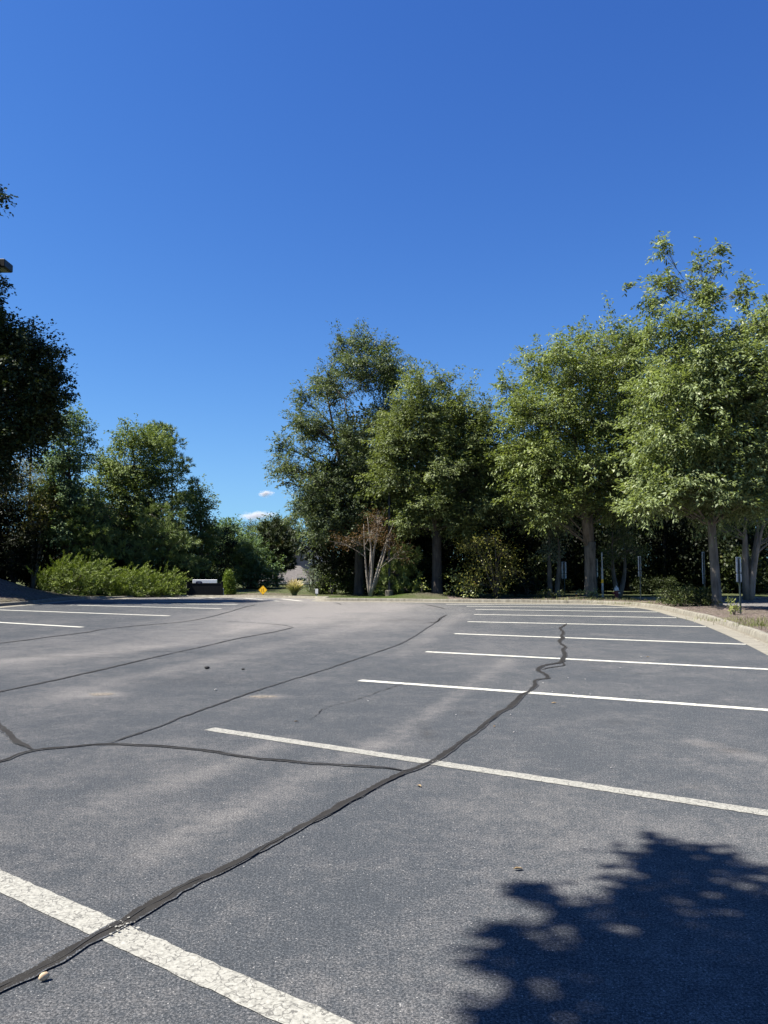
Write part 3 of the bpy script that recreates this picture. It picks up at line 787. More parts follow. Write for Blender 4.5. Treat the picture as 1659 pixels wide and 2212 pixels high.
A_sp = [(1420, 548, 9, 30), (1423, 600, 14, 24), (1412, 650, 20, 34), (1425, 712, 26, 30), (1462, 610, 9, 36), (1472, 725, 26, 34), (1513, 560, 8, 24), (1510, 605, 12, 24), (1506, 668, 16, 42), (1557, 530, 7, 22), (1554, 570, 9, 20), (1548, 628, 15, 40), (1592, 635, 9, 40),
        (1600, 715, 26, 42), (1480, 785, 70, 50), (1565, 785, 66, 55), (1440, 850, 65, 65), (1530, 865, 80, 75), (1620, 850, 70, 75), (1425, 950, 60, 60), (1505, 975, 80, 65), (1595, 970, 80, 65), (1675, 940, 70, 75),
        (1450, 1045, 75, 45), (1535, 1065, 80, 50), (1625, 1065, 80, 50), (1352, 612, 9, 7), (1390, 1085, 40, 30)]
bA = base_at(1549, 1312)
OAK = dict(per=50, spread=.42, L=.165, W=.064, spacing=.54, droop=.4, flare=1.35, fol=dict(spray=1.75))
grow('oak_tree', 'tallest oak, single thick trunk beside the dark shrub, upright shoots spiking above its crown', 'tree', bA, px_blobs(A_sp, bA[1]), M['oak'], M['bark'], trunk_r=.17, fork_h=3.2, **dict(OAK, L=.17, W=.066, per=60))
bA2 = np.array([16.2, 29.5, .14])
A2_sp = [(1690, 700, 30, 60), (1660, 690, 18, 45), (1720, 680, 30, 60), (1680, 790, 45, 60), (1740, 800, 60, 70), (1700, 900, 60, 60), (1790, 880, 70, 80), (1720, 1010, 70, 60), (1800, 1010, 80, 70), (1690, 1070, 50, 40)]
grow('oak_tree', 'oak cut off by the right edge of the photo, behind the rightmost parking sign', 'tree', bA2, px_blobs(A2_sp, bA2[1]), M['oak'], M['bark'], trunk_r=.2, fork_h=2.5, **OAK)
B_sp = [(1262, 722, 18, 35), (1300, 735, 26, 35), (1372, 742, 28, 35), (1345, 760, 30, 35), (1175, 785, 52, 40), (1240, 805, 60, 55), (1320, 810, 60, 55), (1385, 840, 48, 60), (1088, 830, 15, 35), (1115, 895, 42, 50), (1185, 890, 65, 60),
        (1270, 905, 75, 65), (1360, 915, 65, 65), (1100, 980, 40, 48), (1165, 1000, 70, 55), (1250, 1010, 75, 55), (1340, 1010, 75, 55), (1130, 1070, 60, 38), (1215, 1080, 55, 40), (1330, 1085, 75, 40), (1400, 1020, 45, 55), (1170, 1118, 40, 25)]
bB = base_at(1276, 1291.5)
grow('oak_tree', 'oak with a thick trunk forking low into two stems, behind the orange stake', 'tree', bB, px_blobs(B_sp, bB[1]), M['oak_b'], M['bark'], trunk_r=.27, stems=2, fork_h=2.6, fork_spread=.07, limb_r=.16, **OAK)
C_sp = [(950, 828, 22, 28), (905, 850, 48, 42), (985, 875, 40, 42), (1035, 905, 26, 38), (930, 920, 72, 55), (1018, 955, 52, 52), (1058, 950, 16, 40), (870, 960, 55, 48), (960, 1010, 82, 55), (1048, 1030, 45, 48), (865, 1040, 48, 42), (930, 1088, 82, 36), (1030, 1092, 55, 32), (885, 1130, 40, 25), (990, 1130, 50, 22), (842, 960, 38, 42), (834, 1035, 36, 42), (868, 900, 34, 34)]
bC = base_at(944, 1293); bC[0] *= 38.6 / bC[1]; bC[1] = 38.6
grow('oak_tree', 'oak standing on the small mulch mound right of the black lamp post, dark leaning trunk', 'tree', bC, px_blobs(C_sp, bC[1]), M['oak_c'], M['bark_dark'], trunk_r=.25, stems=2, fork_h=3.4, fork_spread=.06, flare=1.6, **{k: v for k, v in OAK.items() if k != 'flare'})
D_sp = [(738, 750, 18, 35), (765, 745, 16, 28), (792, 738, 22, 32), (828, 748, 22, 34), (785, 795, 52, 38), (845, 800, 30, 45), (688, 832, 18, 36), (718, 835, 32, 34), (655, 868, 14, 32), (655, 915, 28, 30), (606, 965, 14, 32), (622, 1008, 30, 26), (690, 920, 26, 30),
        (665, 975, 22, 18), (760, 945, 50, 42), (838, 900, 40, 55), (700, 1050, 60, 45), (790, 1020, 72, 55), (668, 1090, 38, 34), (735, 1110, 82, 40), (830, 1100, 55, 48), (618, 1042, 14, 8), (640, 1105, 14, 14), (780, 1160, 50, 24), (700, 1150, 40, 25)]
bD = base_at(776, 1289.5); bD[0] *= 42.0 / bD[1]; bD[1] = 42.0
grow('oak_tree', 'open-crowned oak with sky showing through its upper branches, its lower limbs reaching left', 'tree', bD, px_blobs(D_sp, bD[1]), M['oak_d'], M['bark_dark'], trunk_r=.27, stems=3, fork_h=3.0, fork_spread=.1, **{k: v for k, v in OAK.items()})

# pale multi-stemmed myrtles
def myrtle(label, px, blobs, D, leaf, nst, r=.05, spread=.2, bark='bark_pale', per=9):
    b = base_at(*px)
    if D: b[0] *= D / b[1]; b[1] = D
    return grow('crepe_myrtle', label, 'small tree', b, px_blobs(blobs, b[1]), M[leaf], M[bark], trunk_r=r, stems=nst, fork_h=.1, fork_spread=spread, spacing=.42, per=per, spread=.3, L=.1, W=.045, top=.9, nsides=7, flare=1.2)
myrtle('crepe myrtle of bare pale stems with rusty leaves, beside the open-crowned oak trunk', (800, 1291.5), [(800, 1150, 40, 22), (760, 1165, 24, 18), (840, 1165, 30, 28), (815, 1120, 35, 22), (872, 1190, 30, 24), (728, 1170, 18, 26)], 38.4, 'rust', 7, .085)
myrtle('crepe myrtle with a fan of thin dark stems, right of the mounded oak', (1073, 1291), [(1010, 1175, 36, 22), (1050, 1165, 38, 24), (1090, 1190, 38, 28), (1040, 1215, 40, 28), (1100, 1230, 30, 30), (1020, 1250, 26, 24), (1075, 1255, 30, 26)], 0, 'myrtle_bright', 9, .05, .22, 'bark_dark', 8)
myrtle('crepe myrtle with three pale stems beyond the side drive, right of the tallest oak', (1617, 1293), [(1600, 1110, 50, 30), (1650, 1120, 45, 32), (1570, 1140, 30, 22), (1690, 1150, 40, 30)], 0, 'maple', 4, .2, .13, 'bark_pale', 10)
myrtle('small forked tree with a pale V-shaped trunk right behind the hydrant', (1337, 1288), [(1320, 1190, 32, 26), (1365, 1185, 34, 28), (1345, 1155, 34, 22), (1300, 1220, 16, 14)], 0, 'oak_c', 2, .14, .24, 'bark', 12)
for (x_, lab) in ((1188, 'slim pale trunk tree, left one of the close pair beside the leftmost parking sign'), (1204, 'slim brown trunk tree, right one of the close pair beside the leftmost parking sign')):
    b = base_at(x_, 1288)
    grow('slim_tree', lab, 'tree', b, px_blobs([(x_, 1175, 20, 26), (x_ - 8, 1198, 22, 14), (x_ + 6, 1130, 36, 34)], b[1]), M['greygreen'], M['bark'], trunk_r=.13, fork_h=2.4, spacing=.4, per=14, spread=.28, L=.11, W=.05)

# pines in front of the woods
def pine(label, px, blobs, D=None, mat='pine', spacing=.34, r=.12, needle=(24, .26, .032), fill=.25, name='pine_tree', cat='pine', top=.9):
    b = base_at(*px)
    if D: b[0] *= D / b[1]; b[1] = D; b[2] = gnd(b[0], b[1])
    return grow(name, label, cat, b, px_blobs(blobs, b[1], jitter=.2, deep=.36), M[mat], M['bark_dark'], trunk_r=r, fork_h=.8, spacing=spacing, fill=fill, kind='needle', needle=needle, top=top, limb_r=.4, twig_p=.25)
pine('young bushy pine behind the foot of the black lamp post', (858, 1291), [(875, 1200, 34, 18), (850, 1235, 32, 20), (895, 1240, 22, 16), (840, 1265, 26, 18), (880, 1275, 40, 16), (850, 1285, 32, 10), (905, 1280, 16, 10)], D=38.9, mat='pine_bright')
pine('rounded pine clump in front of the left woods, above the juniper hedge', (200, 1289), [(205, 1078, 20, 18), (195, 1105, 30, 20), (222, 1120, 24, 18), (185, 1140, 38, 20), (215, 1155, 34, 18), (170, 1172, 34, 14), (215, 1195, 40, 14), (262, 1185, 22, 14), (180, 1205, 22, 10)], 43.5)
pine('spreading pine with tufted drooping boughs above the right half of the juniper hedge', (345, 1288), [(315, 1105, 24, 14), (348, 1098, 18, 12), (378, 1112, 24, 14), (330, 1135, 30, 14), (300, 1160, 24, 14), (375, 1148, 26, 14), (335, 1180, 34, 12), (395, 1170, 26, 12), (310, 1208, 30, 10), (360, 1202, 36, 12), (410, 1212, 26, 10), (435, 1234, 22, 8)], 45.5)
pine('tall pine whose rounded dark top rises behind the broad round maple', (360, 1287), [(345, 932, 30, 16), (375, 955, 22, 16), (402, 1002, 16, 11), (414, 1042, 12, 9), (392, 1022, 14, 12), (372, 990, 20, 16), (350, 960, 26, 18), (400, 1080, 30, 20), (420, 1070, 20, 14), (385, 1120, 24, 20)], 53, needle=(22, .3, .04), spacing=.42)

# left woods
def broad(label, px, blobs, D, mat, r=.2, name='maple_tree', cat='tree', per=27, L=.15, W=.1, spacing=.55, spread=.36, bark='bark_dark', stems=1, fork_h=2.0, group=None, fill=.35, droop=.35):
    b = base_at(*px); b[0] *= D / b[1]; b[1] = D; b[2] = gnd(b[0], b[1])
    return grow(name, label, cat, b, px_blobs(blobs, D), M[mat], M[bark], trunk_r=r, stems=stems, fork_h=fork_h, spacing=spacing, per=per, spread=spread, L=L, W=W, group=group, fill=fill, droop=droop, fol=dict(spray=1.4))
broad('broad round maple in the middle of the left woods', (285, 1288), [(298, 945, 42, 28), (255, 962, 18, 22), (335, 965, 42, 36), (228, 1000, 26, 22), (285, 1010, 62, 46), (352, 1025, 42, 40), (240, 1050, 48, 40), (312, 1075, 62, 44), (205, 1090, 36, 38), (265, 1120, 50, 40), (330, 1140, 50, 40), (230, 1170, 50, 40)], 49, 'maple', .3)
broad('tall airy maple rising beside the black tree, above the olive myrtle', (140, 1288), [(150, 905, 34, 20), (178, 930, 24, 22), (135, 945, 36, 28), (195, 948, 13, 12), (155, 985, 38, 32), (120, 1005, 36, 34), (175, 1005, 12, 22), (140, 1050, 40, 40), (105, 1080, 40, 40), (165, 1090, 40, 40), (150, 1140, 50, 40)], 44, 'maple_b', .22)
broad('dense tree at the right end of the left woods, behind the grey fence', (430, 1287), [(432, 1058, 22, 18), (448, 1085, 17, 26), (420, 1105, 36, 34), (450, 1135, 14, 32), (425, 1160, 42, 38), (410, 1210, 50, 40), (448, 1215, 20, 45)], 50, 'maple', .2)
broad('olive-yellow crepe myrtle at the shaded left edge', (70, 1288), [(62, 1000, 32, 20), (40, 1030, 26, 30), (95, 1040, 28, 30), (75, 1075, 42, 34), (120, 1090, 36, 28), (145, 1118, 26, 18), (100, 1130, 44, 24), (60, 1150, 40, 30)], 43.5, 'myrtle', .08, 'crepe_myrtle', 'small tree', per=14, L=.12, W=.05, spacing=.4, stems=5, fork_h=.1, bark='bark_pale')
# black shade tree close by on the left
bl = [(10, 735, 50, 40), (65, 745, 40, 40), (105, 755, 18, 14), (135, 762, 18, 14), (45, 800, 60, 46), (110, 805, 30, 24), (140, 812, 12, 10), (100, 850, 40, 30), (135, 850, 16, 12), (30, 870, 60, 50), (95, 895, 38, 26), (60, 930, 50, 32), (10, 960, 60, 50), (110, 925, 20, 14),
      (-14, 400, 14, 22), (-12, 440, 14, 16), (-8, 592, 12, 12), (-72, 590, 40, 40), (-12, 645, 10, 12), (-10, 695, 28, 22), (-78, 420, 46, 56), (-104, 520, 56, 56), (-90, 650, 80, 70), (-70, 780, 90, 80), (-80, 900, 100, 80), (-60, 1010, 90, 60), (-160, 480, 90, 90), (-190, 640, 110, 100), (-200, 800, 120, 100), (-190, 960, 110, 90)]
bL = np.array([-20.6, 35, gnd(-20.6, 35)])
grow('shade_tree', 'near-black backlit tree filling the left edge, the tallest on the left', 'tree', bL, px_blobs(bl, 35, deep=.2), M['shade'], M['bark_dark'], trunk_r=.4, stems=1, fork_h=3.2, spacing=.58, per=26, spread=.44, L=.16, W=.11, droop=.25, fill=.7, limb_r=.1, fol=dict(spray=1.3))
bl2 = [(20, 1030, 50, 40), (5, 1090, 60, 45), (60, 1160, 50, 40), (0, 1170, 70, 45), (60, 1215, 40, 30), (-60, 1100, 70, 60), (-80, 1200, 80, 50), (20, 1225, 50, 25)]
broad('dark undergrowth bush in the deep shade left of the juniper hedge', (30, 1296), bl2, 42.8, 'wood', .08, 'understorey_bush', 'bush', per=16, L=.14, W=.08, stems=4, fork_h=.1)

# middle distance, seen through the gap
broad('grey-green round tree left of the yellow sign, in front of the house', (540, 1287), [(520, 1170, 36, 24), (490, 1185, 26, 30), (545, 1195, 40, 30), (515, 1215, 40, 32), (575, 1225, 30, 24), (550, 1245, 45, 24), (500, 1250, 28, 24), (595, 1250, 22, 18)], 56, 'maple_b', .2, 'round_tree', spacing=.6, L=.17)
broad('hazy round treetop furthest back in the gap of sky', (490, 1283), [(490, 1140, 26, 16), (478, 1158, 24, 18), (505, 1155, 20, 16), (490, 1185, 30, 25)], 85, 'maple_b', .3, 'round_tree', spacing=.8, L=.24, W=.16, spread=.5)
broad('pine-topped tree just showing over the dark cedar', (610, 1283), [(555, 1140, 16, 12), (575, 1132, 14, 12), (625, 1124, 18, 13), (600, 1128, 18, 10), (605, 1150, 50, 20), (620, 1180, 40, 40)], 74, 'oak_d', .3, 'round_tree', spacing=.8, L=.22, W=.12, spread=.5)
pine('dense dark cedar left of the house roof', (595, 1286), [(598, 1132, 12, 12), (580, 1150, 22, 18), (612, 1152, 22, 20), (565, 1172, 22, 18), (600, 1180, 36, 24), (628, 1180, 14, 24), (575, 1200, 28, 18), (610, 1215, 28, 16)], 60, 'cedar', .42, .2, (22, .34, .06), .3, 'cedar_tree', 'cedar')
broad('rounded grey-green shrub between the pampas grass and the small white sign', (672, 1289), [(660, 1232, 14, 14), (678, 1236, 18, 18), (662, 1258, 18, 18), (686, 1260, 20, 20), (674, 1278, 26, 14)], 46, 'greygreen', .06, 'upright_shrub', 'shrub', spacing=.32, per=14, L=.1, W=.045, spread=.24, stems=4, fork_h=.1)
broad('yellow-green shrub right of the small white sign', (718, 1290), [(724, 1244, 14, 12), (712, 1262, 18, 16), (738, 1258, 16, 18), (700, 1280, 16, 10), (724, 1280, 24, 12)], 42.5, 'arbor', .05, 'yellowgreen_shrub', 'shrub', spacing=.3, per=14, L=.1, W=.04, spread=.24, stems=4, fork_h=.1)
broad('slender cedar behind the yellow-green shrub', (752, 1289), [(745, 1200, 14, 26), (735, 1225, 16, 24), (752, 1245, 12, 30)], 47, 'cedar', .1, 'cedar_tree', 'cedar', spacing=.4, per=16, L=.12, W=.05)
broad('low leafy bush between the mounded oak and the fan-stemmed myrtle', (1000, 1293), [(985, 1245, 22, 18), (1005, 1265, 30, 18), (975, 1280, 22, 12), (1020, 1282, 26, 10), (1045, 1285, 16, 8)], 37.2, 'sprout', .05, 'leafy_bush', 'bush', spacing=.32, per=13, L=.12, W=.08, stems=4, fork_h=.1, spread=.26)
broad('small leafy bush at the left foot of the mounded oak', (912, 1294), [(910, 1268, 14, 12), (898, 1282, 14, 9), (924, 1284, 8, 8)], 37, 'sprout', .04, 'leafy_bush', 'bush', spacing=.26, per=11, L=.1, W=.06, stems=3, fork_h=.1, spread=.2)
broad('dark bush in the shade left of the paired slim trunks', (1140, 1292), [(1130, 1262, 26, 24), (1165, 1275, 24, 14), (1110, 1280, 20, 10)], 38.5, 'wood', .05, 'leafy_bush', 'bush', spacing=.34, per=13, L=.12, W=.07, stems=4, fork_h=.1, spread=.26)

# the dense wood behind: three trees, then copies
def wood_proto(k):
    blobs = []
    for j in range(13):
        a = rng.uniform(0, 6.28); rr = rng.uniform(0, 2.0); z = rng.uniform(.9, 8.2)
        rr *= 1.15 - .6 * abs(z - 4) / 5
        r = rng.uniform(1.0, 1.7) * (1.0 if z < 6 else .8)
        blobs.append((np.array([rr * math.cos(a), rr * math.sin(a), z]), r, r, r * .8))
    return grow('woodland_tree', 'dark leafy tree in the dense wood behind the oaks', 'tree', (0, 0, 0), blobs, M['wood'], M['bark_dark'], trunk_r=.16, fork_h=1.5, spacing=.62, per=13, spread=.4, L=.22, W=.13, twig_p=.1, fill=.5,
                group='trees of the dense wood behind the oaks')
protos = [wood_proto(k) for k in range(3)]
def copy_tree(root):
    r = root.copy(); COL.objects.link(r)
    for ch in root.children:
        c = ch.copy(); COL.objects.link(c); c.parent = r
    return r
spots = []
for X in np.arange(-3, 44, 2.7):
    spots.append((X + rng.uniform(-.5, .5), 44.5 + rng.uniform(-1.2, 1.2) + .02 * X, rng.uniform(.72, .95)))
for X in np.arange(-1.5, 50, 3.3):
    spots.append((X + rng.uniform(-.6, .6), 49.5 + rng.uniform(-1.2, 1.2), rng.uniform(1.0, 1.25)))
for X in np.arange(0, 60, 4.4):
    spots.append((X + rng.uniform(-.8, .8), 56 + rng.uniform(-1.5, 1.5), rng.uniform(1.2, 1.5)))
left_spots = [(-23.2, 37.8, 1.0), (-25.2, 33.6, 1.2), (-23.8, 29.4, 1.1), (-23.6, 35, 1.0), (-24.2, 31.2, 1.2), (-25, 37.6, 1.25), (-22.4, 32.6, .7), (-27.5, 34, 1.5), (-29, 38, 1.5), (-31, 30, 1.5), (-26, 29.5, 1.2), (-34, 35, 1.7), (-30, 42.5, 1.3), (-16.5, 46, .62), (-19.5, 45, .75), (-22.5, 44, .85), (-27, 39.5, .9), (-21, 50, .8), (-17.5, 52, .7), (-26, 47, 1.0), (-13.6, 50, .55), (-25.5, 34, 1.0), (-11.2, 53, .5)]  # those beyond the left edge are added, unseen, to shade the mound
for X in np.arange(-46, 1, 3.6): left_spots.append((X + rng.uniform(-.6, .6), 80 + rng.uniform(-2, 2), .62 if X > -22 else .95))
for X in np.arange(-75, 40, 6.0): left_spots.append((X + rng.uniform(-1, 1), 118 + rng.uniform(-4, 4), .95))
for i, (X, Y, s) in enumerate(spots + left_spots):
    src = protos[i % 3]
    o = src if i < 3 else copy_tree(src)
    o.location = (X, Y, gnd(X, Y) - .05); o.scale = (s, s, s * rng.uniform(.92, 1.08)); o.rotation_euler = (0, 0, rng.uniform(0, 6.28))
    if i >= len(spots):
        o['label'] = 'dark leafy tree in the shaded wood on the left'; o['group'] = 'trees of the shaded wood on the left'

bp = []
for k in range(2):
    bl_ = [(np.array([rng.uniform(-.9, .9), rng.uniform(-.6, .6), rng.uniform(.4, 1.7)]), .75, .75, .6) for j in range(7)]
    bp.append(grow('understorey_bush', 'low dark bush in the understorey of the wood', 'bush', (0, 0, 0), bl_, M['underwood'], M['bark_dark'], trunk_r=.04, stems=4, fork_h=.1, spacing=.4, per=13, spread=.3, L=.16, W=.1, twig_p=.1, fill=.5, group='low bushes in the understorey of the woods'))
bspots = [(X + rng.uniform(-.4, .4), 42.8 + rng.uniform(-.6, 2.2), rng.uniform(.45, 1.3)) for X in np.arange(-3.5, 34, 1.75)] + [(X + rng.uniform(-.4, .4), 52 + rng.uniform(-1.5, 1.5), rng.uniform(1, 1.5)) for X in np.arange(-4, 40, 2.3)]
bspots += [(X + rng.uniform(-.4, .4), 44.5 + rng.uniform(-.5, 1.5), rng.uniform(.8, 1.2)) for X in np.arange(-26, -10.5, 1.9)]
for i, (X, Y, s) in enumerate(bspots):
    o = bp[i] if i < 2 else copy_tree(bp[i % 2])
    o.location = (X, Y, gnd(X, Y) - .05); o.scale = (s, s, s); o.rotation_euler = (0, 0, rng.uniform(0, 6.28))

# juniper hedge: feathery sprays leaning up and to the right
def juniper(label, cx, D, spec):
    b = base_at(cx, 1290); b[0] *= D / b[1]; b[1] = D; b[2] = gnd(b[0], b[1])
    blobs = px_blobs(spec, D)
    t = thing('juniper_shrub', label, 'shrub', b, 'juniper shrubs along the left kerb')
    mb = MB()
    for (c, a, bb, h) in blobs: mb.tube(curve3(b + [rng.uniform(-.4, .4), 0, -.1], c, .05, .06, 5), [.05, .04, .03, .02, .01], 5, False)
    mb.build('stems', M['bark_dark'], t, b)
    C, O, B = clusters(blobs, .36, .25)
    k = C[:, 2] > b[2] + .05; C, O = C[k], O[k]
    n = len(C)
    ax_ = unit(O * .7 + np.array([.75, -.1, .36]) + rng.normal(size=(n, 3)) * .22)
    per = 52; idx = np.repeat(np.arange(n), per); m = len(idx)
    u = rng.uniform(-.2, 1, m); Ls = rng.uniform(.35, .75, n)
    side = unit(rng.normal(size=(m, 3)))
    P = C[idx] + ax_[idx] * (u * Ls[idx])[:, None] + side * ((1 - u) * .075)[:, None]
    A = ax_[idx] * 1.1 + side * .65
    tint = np.clip(.25 + .45 * np.clip(O[idx][:, 2], -.4, 1) * 0 + u * .35 + rng.normal(0, .15, m) + rng.normal(0, .12, n)[idx], 0, 1)
    V, Q, ti = leaves(P, A, rng.normal(size=(m, 3)), rng.uniform(.08, .17, m), rng.uniform(.02, .035, m), tint, .05)
    link('foliage', np_mesh('foliage', V - b, Q, {'tint': ti}), M['juniper'], t)
juniper('largest juniper shrub of the hedge, at its left end, rising highest', 150, 41.2, [(125, 1250, 28, 22), (160, 1232, 34, 22), (200, 1238, 34, 24), (140, 1270, 44, 16), (195, 1270, 44, 18), (85, 1264, 12, 6), (232, 1250, 22, 24)])
juniper('middle juniper shrub of the hedge, with a pointed tip', 275, 41.6, [(250, 1268, 28, 18), (285, 1258, 26, 24), (300, 1240, 10, 14), (275, 1278, 36, 10), (315, 1268, 26, 20)])
juniper('smallest juniper shrub at the right end of the hedge, touching the charcoal fence', 360, 41.8, [(345, 1262, 22, 20), (370, 1262, 22, 22), (388, 1272, 14, 14), (355, 1280, 34, 8), (360, 1245, 8, 12)])

# clipped cone
def arbor():
    b = base_at(493, 1288); D = 43.2; b[0] *= D / b[1]; b[1] = D; b[2] = gnd(b[0], b[1])
    H = 1.45; t = thing('arborvitae', 'slim bright green cone-shaped arborvitae right of the charcoal fence', 'shrub', b)
    MB().tube([b - [0, 0, .1], b + [0, 0, H * .8]], [.05, .015], 6).build('trunk', M['bark_dark'], t, b)
    n = 900; z = H * (1 - np.sqrt(rng.random(n))); r = .34 * np.clip(1 - z / H, 0, 1) ** .7 * rng.uniform(.75, 1.05, n) + .02
    a = rng.uniform(0, 6.28, n); O = np.stack([np.cos(a), np.sin(a), np.full(n, .9)], 1)
    C = b + np.stack([r * np.cos(a), r * np.sin(a), z], 1)
    V, Q, ti = foliage(C, unit(O), 9, .1, .09, .035, droop=-.5)
    link('foliage', np_mesh('foliage', V - b, Q, {'tint': ti}), M['arbor'], t)
arbor()
# pampas grass
def pampas():
    b = pt(636, 1289, 41.4); b[2] = gnd(b[0], b[1]) - .02; t = thing('pampas_grass', 'big clump of arching pampas grass with straw plumes in front of the house', 'grass', b)
    def blades(n, H, lean, wid, mat, nm, lo):
        V = []; Q = []; T = []
        for i in range(n):
            a = rng.uniform(0, 6.28); l = abs(rng.normal(lean, lean * .45)); h = H * rng.uniform(.7, 1.08)
            d = np.array([math.cos(a), math.sin(a), 0]); s = np.array([-d[1], d[0], 0]) * wid
            p0 = d * rng.uniform(0, .12); k0 = len(V); tv = rng.uniform(.1, 1)
            for q in range(5):
                u = q / 4; c = p0 + d * l * u ** 1.8 + np.array([0, 0, h * (u - .35 * l * u ** 3)])
                w = (1 - u * .85) if nm == 'blades' else (.25 if u < lo else 1.0 - .6 * abs(u - .85))
                V += [c + s * w, c - s * w]; T += [tv, tv]
                if q: k = k0 + 2 * q; Q.append((k - 2, k - 1, k + 1, k))
        link(nm, np_mesh(nm, np.array(V), np.array(Q), {'tint': T}), M[mat], t)
    blades(700, .75, .42, .012, 'grassb', 'blades', 0)
    blades(130, .95, .36, .018, 'plume', 'plumes', .62)
pampas()

# planting by the right kerb
def shrub(name, label, px, spec, mat, L=.09, W=.045, per=12, spacing=.22, group=None, stems=5):
    b = base_at(*px)
    return grow(name, label, 'shrub', b, px_blobs(spec, b[1]), M[mat], M['bark_dark'], trunk_r=.02, stems=stems, fork_h=.05, fork_spread=.3, spacing=spacing, per=per, spread=.17, L=L, W=W, droop=-.35, group=group, flare=1.0, nsides=5)
shrub('broadleaf_shrub', 'spreading dark green shrub left of the tallest oak trunk', (1470, 1309), [(1445, 1288, 22, 14), (1475, 1280, 28, 14), (1505, 1285, 26, 16), (1465, 1300, 36, 9), (1500, 1301, 30, 10), (1430, 1278, 8, 8)], 'bush')
shrub('broadleaf_shrub', 'dark green shrub hugging the front of the tallest oak trunk', (1528, 1311), [(1520, 1290, 18, 16), (1540, 1292, 14, 14), (1528, 1302, 26, 9)], 'bush')
shrub('broadleaf_shrub', 'small yellow-green shrub at the foot of the low-forking oak', (1277, 1293.5), [(1268, 1282, 8, 8), (1280, 1284, 12, 8), (1290, 1283, 6, 7), (1276, 1290, 14, 4)], 'sprout', .1, .05, 8)
shrub('broadleaf_shrub', 'tiny leafy sprout beside the orange stake', (1254, 1290), [(1253, 1280, 7, 7), (1257, 1286, 6, 4)], 'sprout', .09, .05, 6)
shrub('sapling', 'small pale sapling with upright leaves at the foot of the rightmost parking sign', (1586, 1327), [(1580, 1298, 5, 5), (1578, 1310, 4, 6), (1588, 1319, 10, 8), (1580, 1322, 6, 5), (1597, 1322, 6, 6)], 'sprout', .1, .04, 6, .13, stems=4)
shrub('broadleaf_shrub', 'low dark shrub under the paired slim trunks', (1196, 1292), [(1180, 1281, 12, 8), (1202, 1283, 12, 6), (1165, 1285, 10, 5)], 'bush', .1, .05, 9)

def weeds(label, spots_, n):
    V = []; Q = []; T = []
    for i in range(n):
        cx_, cy_, sx_, sy_ = spots_[i % len(spots_)]
        x = rng.normal(cx_, sx_); y = rng.normal(cy_, sy_); z = gnd(x, y); a = rng.uniform(0, 6.28); h = rng.uniform(.05, .14)
        d = np.array([math.cos(a), math.sin(a), 0]); sv = np.array([-d[1], d[0], 0]) * .006; p = np.array([x, y, z]); k0 = len(V); tv = rng.uniform(.1, 1)
        for q in range(3):
            u = q / 2; c = p + d * h * .5 * u * u + np.array([0, 0, h * u]); w = 1 - .8 * u
            V += [c + sv * w, c - sv * w]; T += [tv, tv]
            if q: k = k0 + 2 * q; Q.append((k - 2, k - 1, k + 1, k))
    tag(link('weed_grass', np_mesh('weed_grass', np.array(V), np.array(Q), {'tint': T}), M['grassb']), label, 'grass', None, 'stuff')
g3 = [gp(1650, 1352, .15), gp(1600, 1338, .15), gp(1390, 1302, .15), gp(1320, 1297, .15)]
weeds('thin tufts of grass growing in the mulch beside the right kerb', [(*g3[0][:2], .35, .35), (*g3[1][:2], .6, .5), (*g3[2][:2], 1.0, .25), (*g3[3][:2], 1.2, .25), (9.0, 34.6, 1.5, .2)], 1800)

# tree off the left of the picture whose crown throws the shadow on the near asphalt
sh = [(1485, 1835, .2, 5.6), (1500, 1870, .2, 5.7), (1430, 1868, .15, 5.9), (1560, 1920, .3, 5.4), (1450, 1945, .22, 5.2), (1600, 2020, .38, 5.6), (1460, 2040, .34, 5.9), (1340, 1985, .16, 6.1), (1250, 1985, .14, 5.6), (1150, 1932, .055, 5.4), (1128, 2030, .09, 5.9), (1072, 2078, .075, 5.5),
      (1290, 2070, .12, 5.2), (1370, 2110, .26, 5.6), (1500, 2150, .36, 5.3), (1650, 2150, .36, 5.8), (1190, 2090, .08, 5.7), (1240, 2180, .13, 5.5), (1100, 2205, .08, 5.2), (1300, 2290, .4, 5.6), (1550, 2320, .5, 5.2), (1150, 2300, .22, 5.5), (1750, 2080, .5, 5.4), (1700, 1990, .25, 5.6), (1800, 2300, .6, 5.4)]
hs_ = np.array([to_sun.x / to_sun.z, to_sun.y / to_sun.z])
shb = []
for x_, y_, r_, z_ in sh:
    z_ = 8.0 + (z_ - 5.6) * .6
    g_ = g2(x_, y_) + hs_ * z_
    shb.append((np.array([g_[0], g_[1], z_]), r_, r_, r_ * .7))
bS = np.array([-3.9, 1.6, .1])
for (x_, y_, z_, r_) in ((-1.6, 3.0, 8.2, .9), (-2.4, 2.0, 8.8, 1.0), (-3.4, 2.6, 9.2, 1.1), (-3.0, 1.0, 8.0, 1.0), (-4.4, 1.2, 8.6, 1.0), (-1.8, 1.2, 7.6, .8), (-3.6, 0.0, 7.4, .9)):
    shb.append((np.array([x_, y_, z_]), r_, r_, r_ * .8))
grow('shade_tree', 'leafy tree whose crown throws the dark shadow on the near asphalt', 'tree', bS, shb, M['maple'], M['bark'], trunk_r=.16, fork_h=4.2, spacing=.33, per=15, spread=.19, L=.12, W=.085, fill=.6, twig_p=.05, limb_r=.05)
isl = MB().lathe((0, 0, 0), [(1.0, -.05), (1.0, .1), (.93, .15), (.8, .15), (.75, .1), (.3, .17), (.02, .18)], 28).build('tree_island', M['kerb'])
isl.location = (bS[0], bS[1], 0); tag(isl, kind='structure')

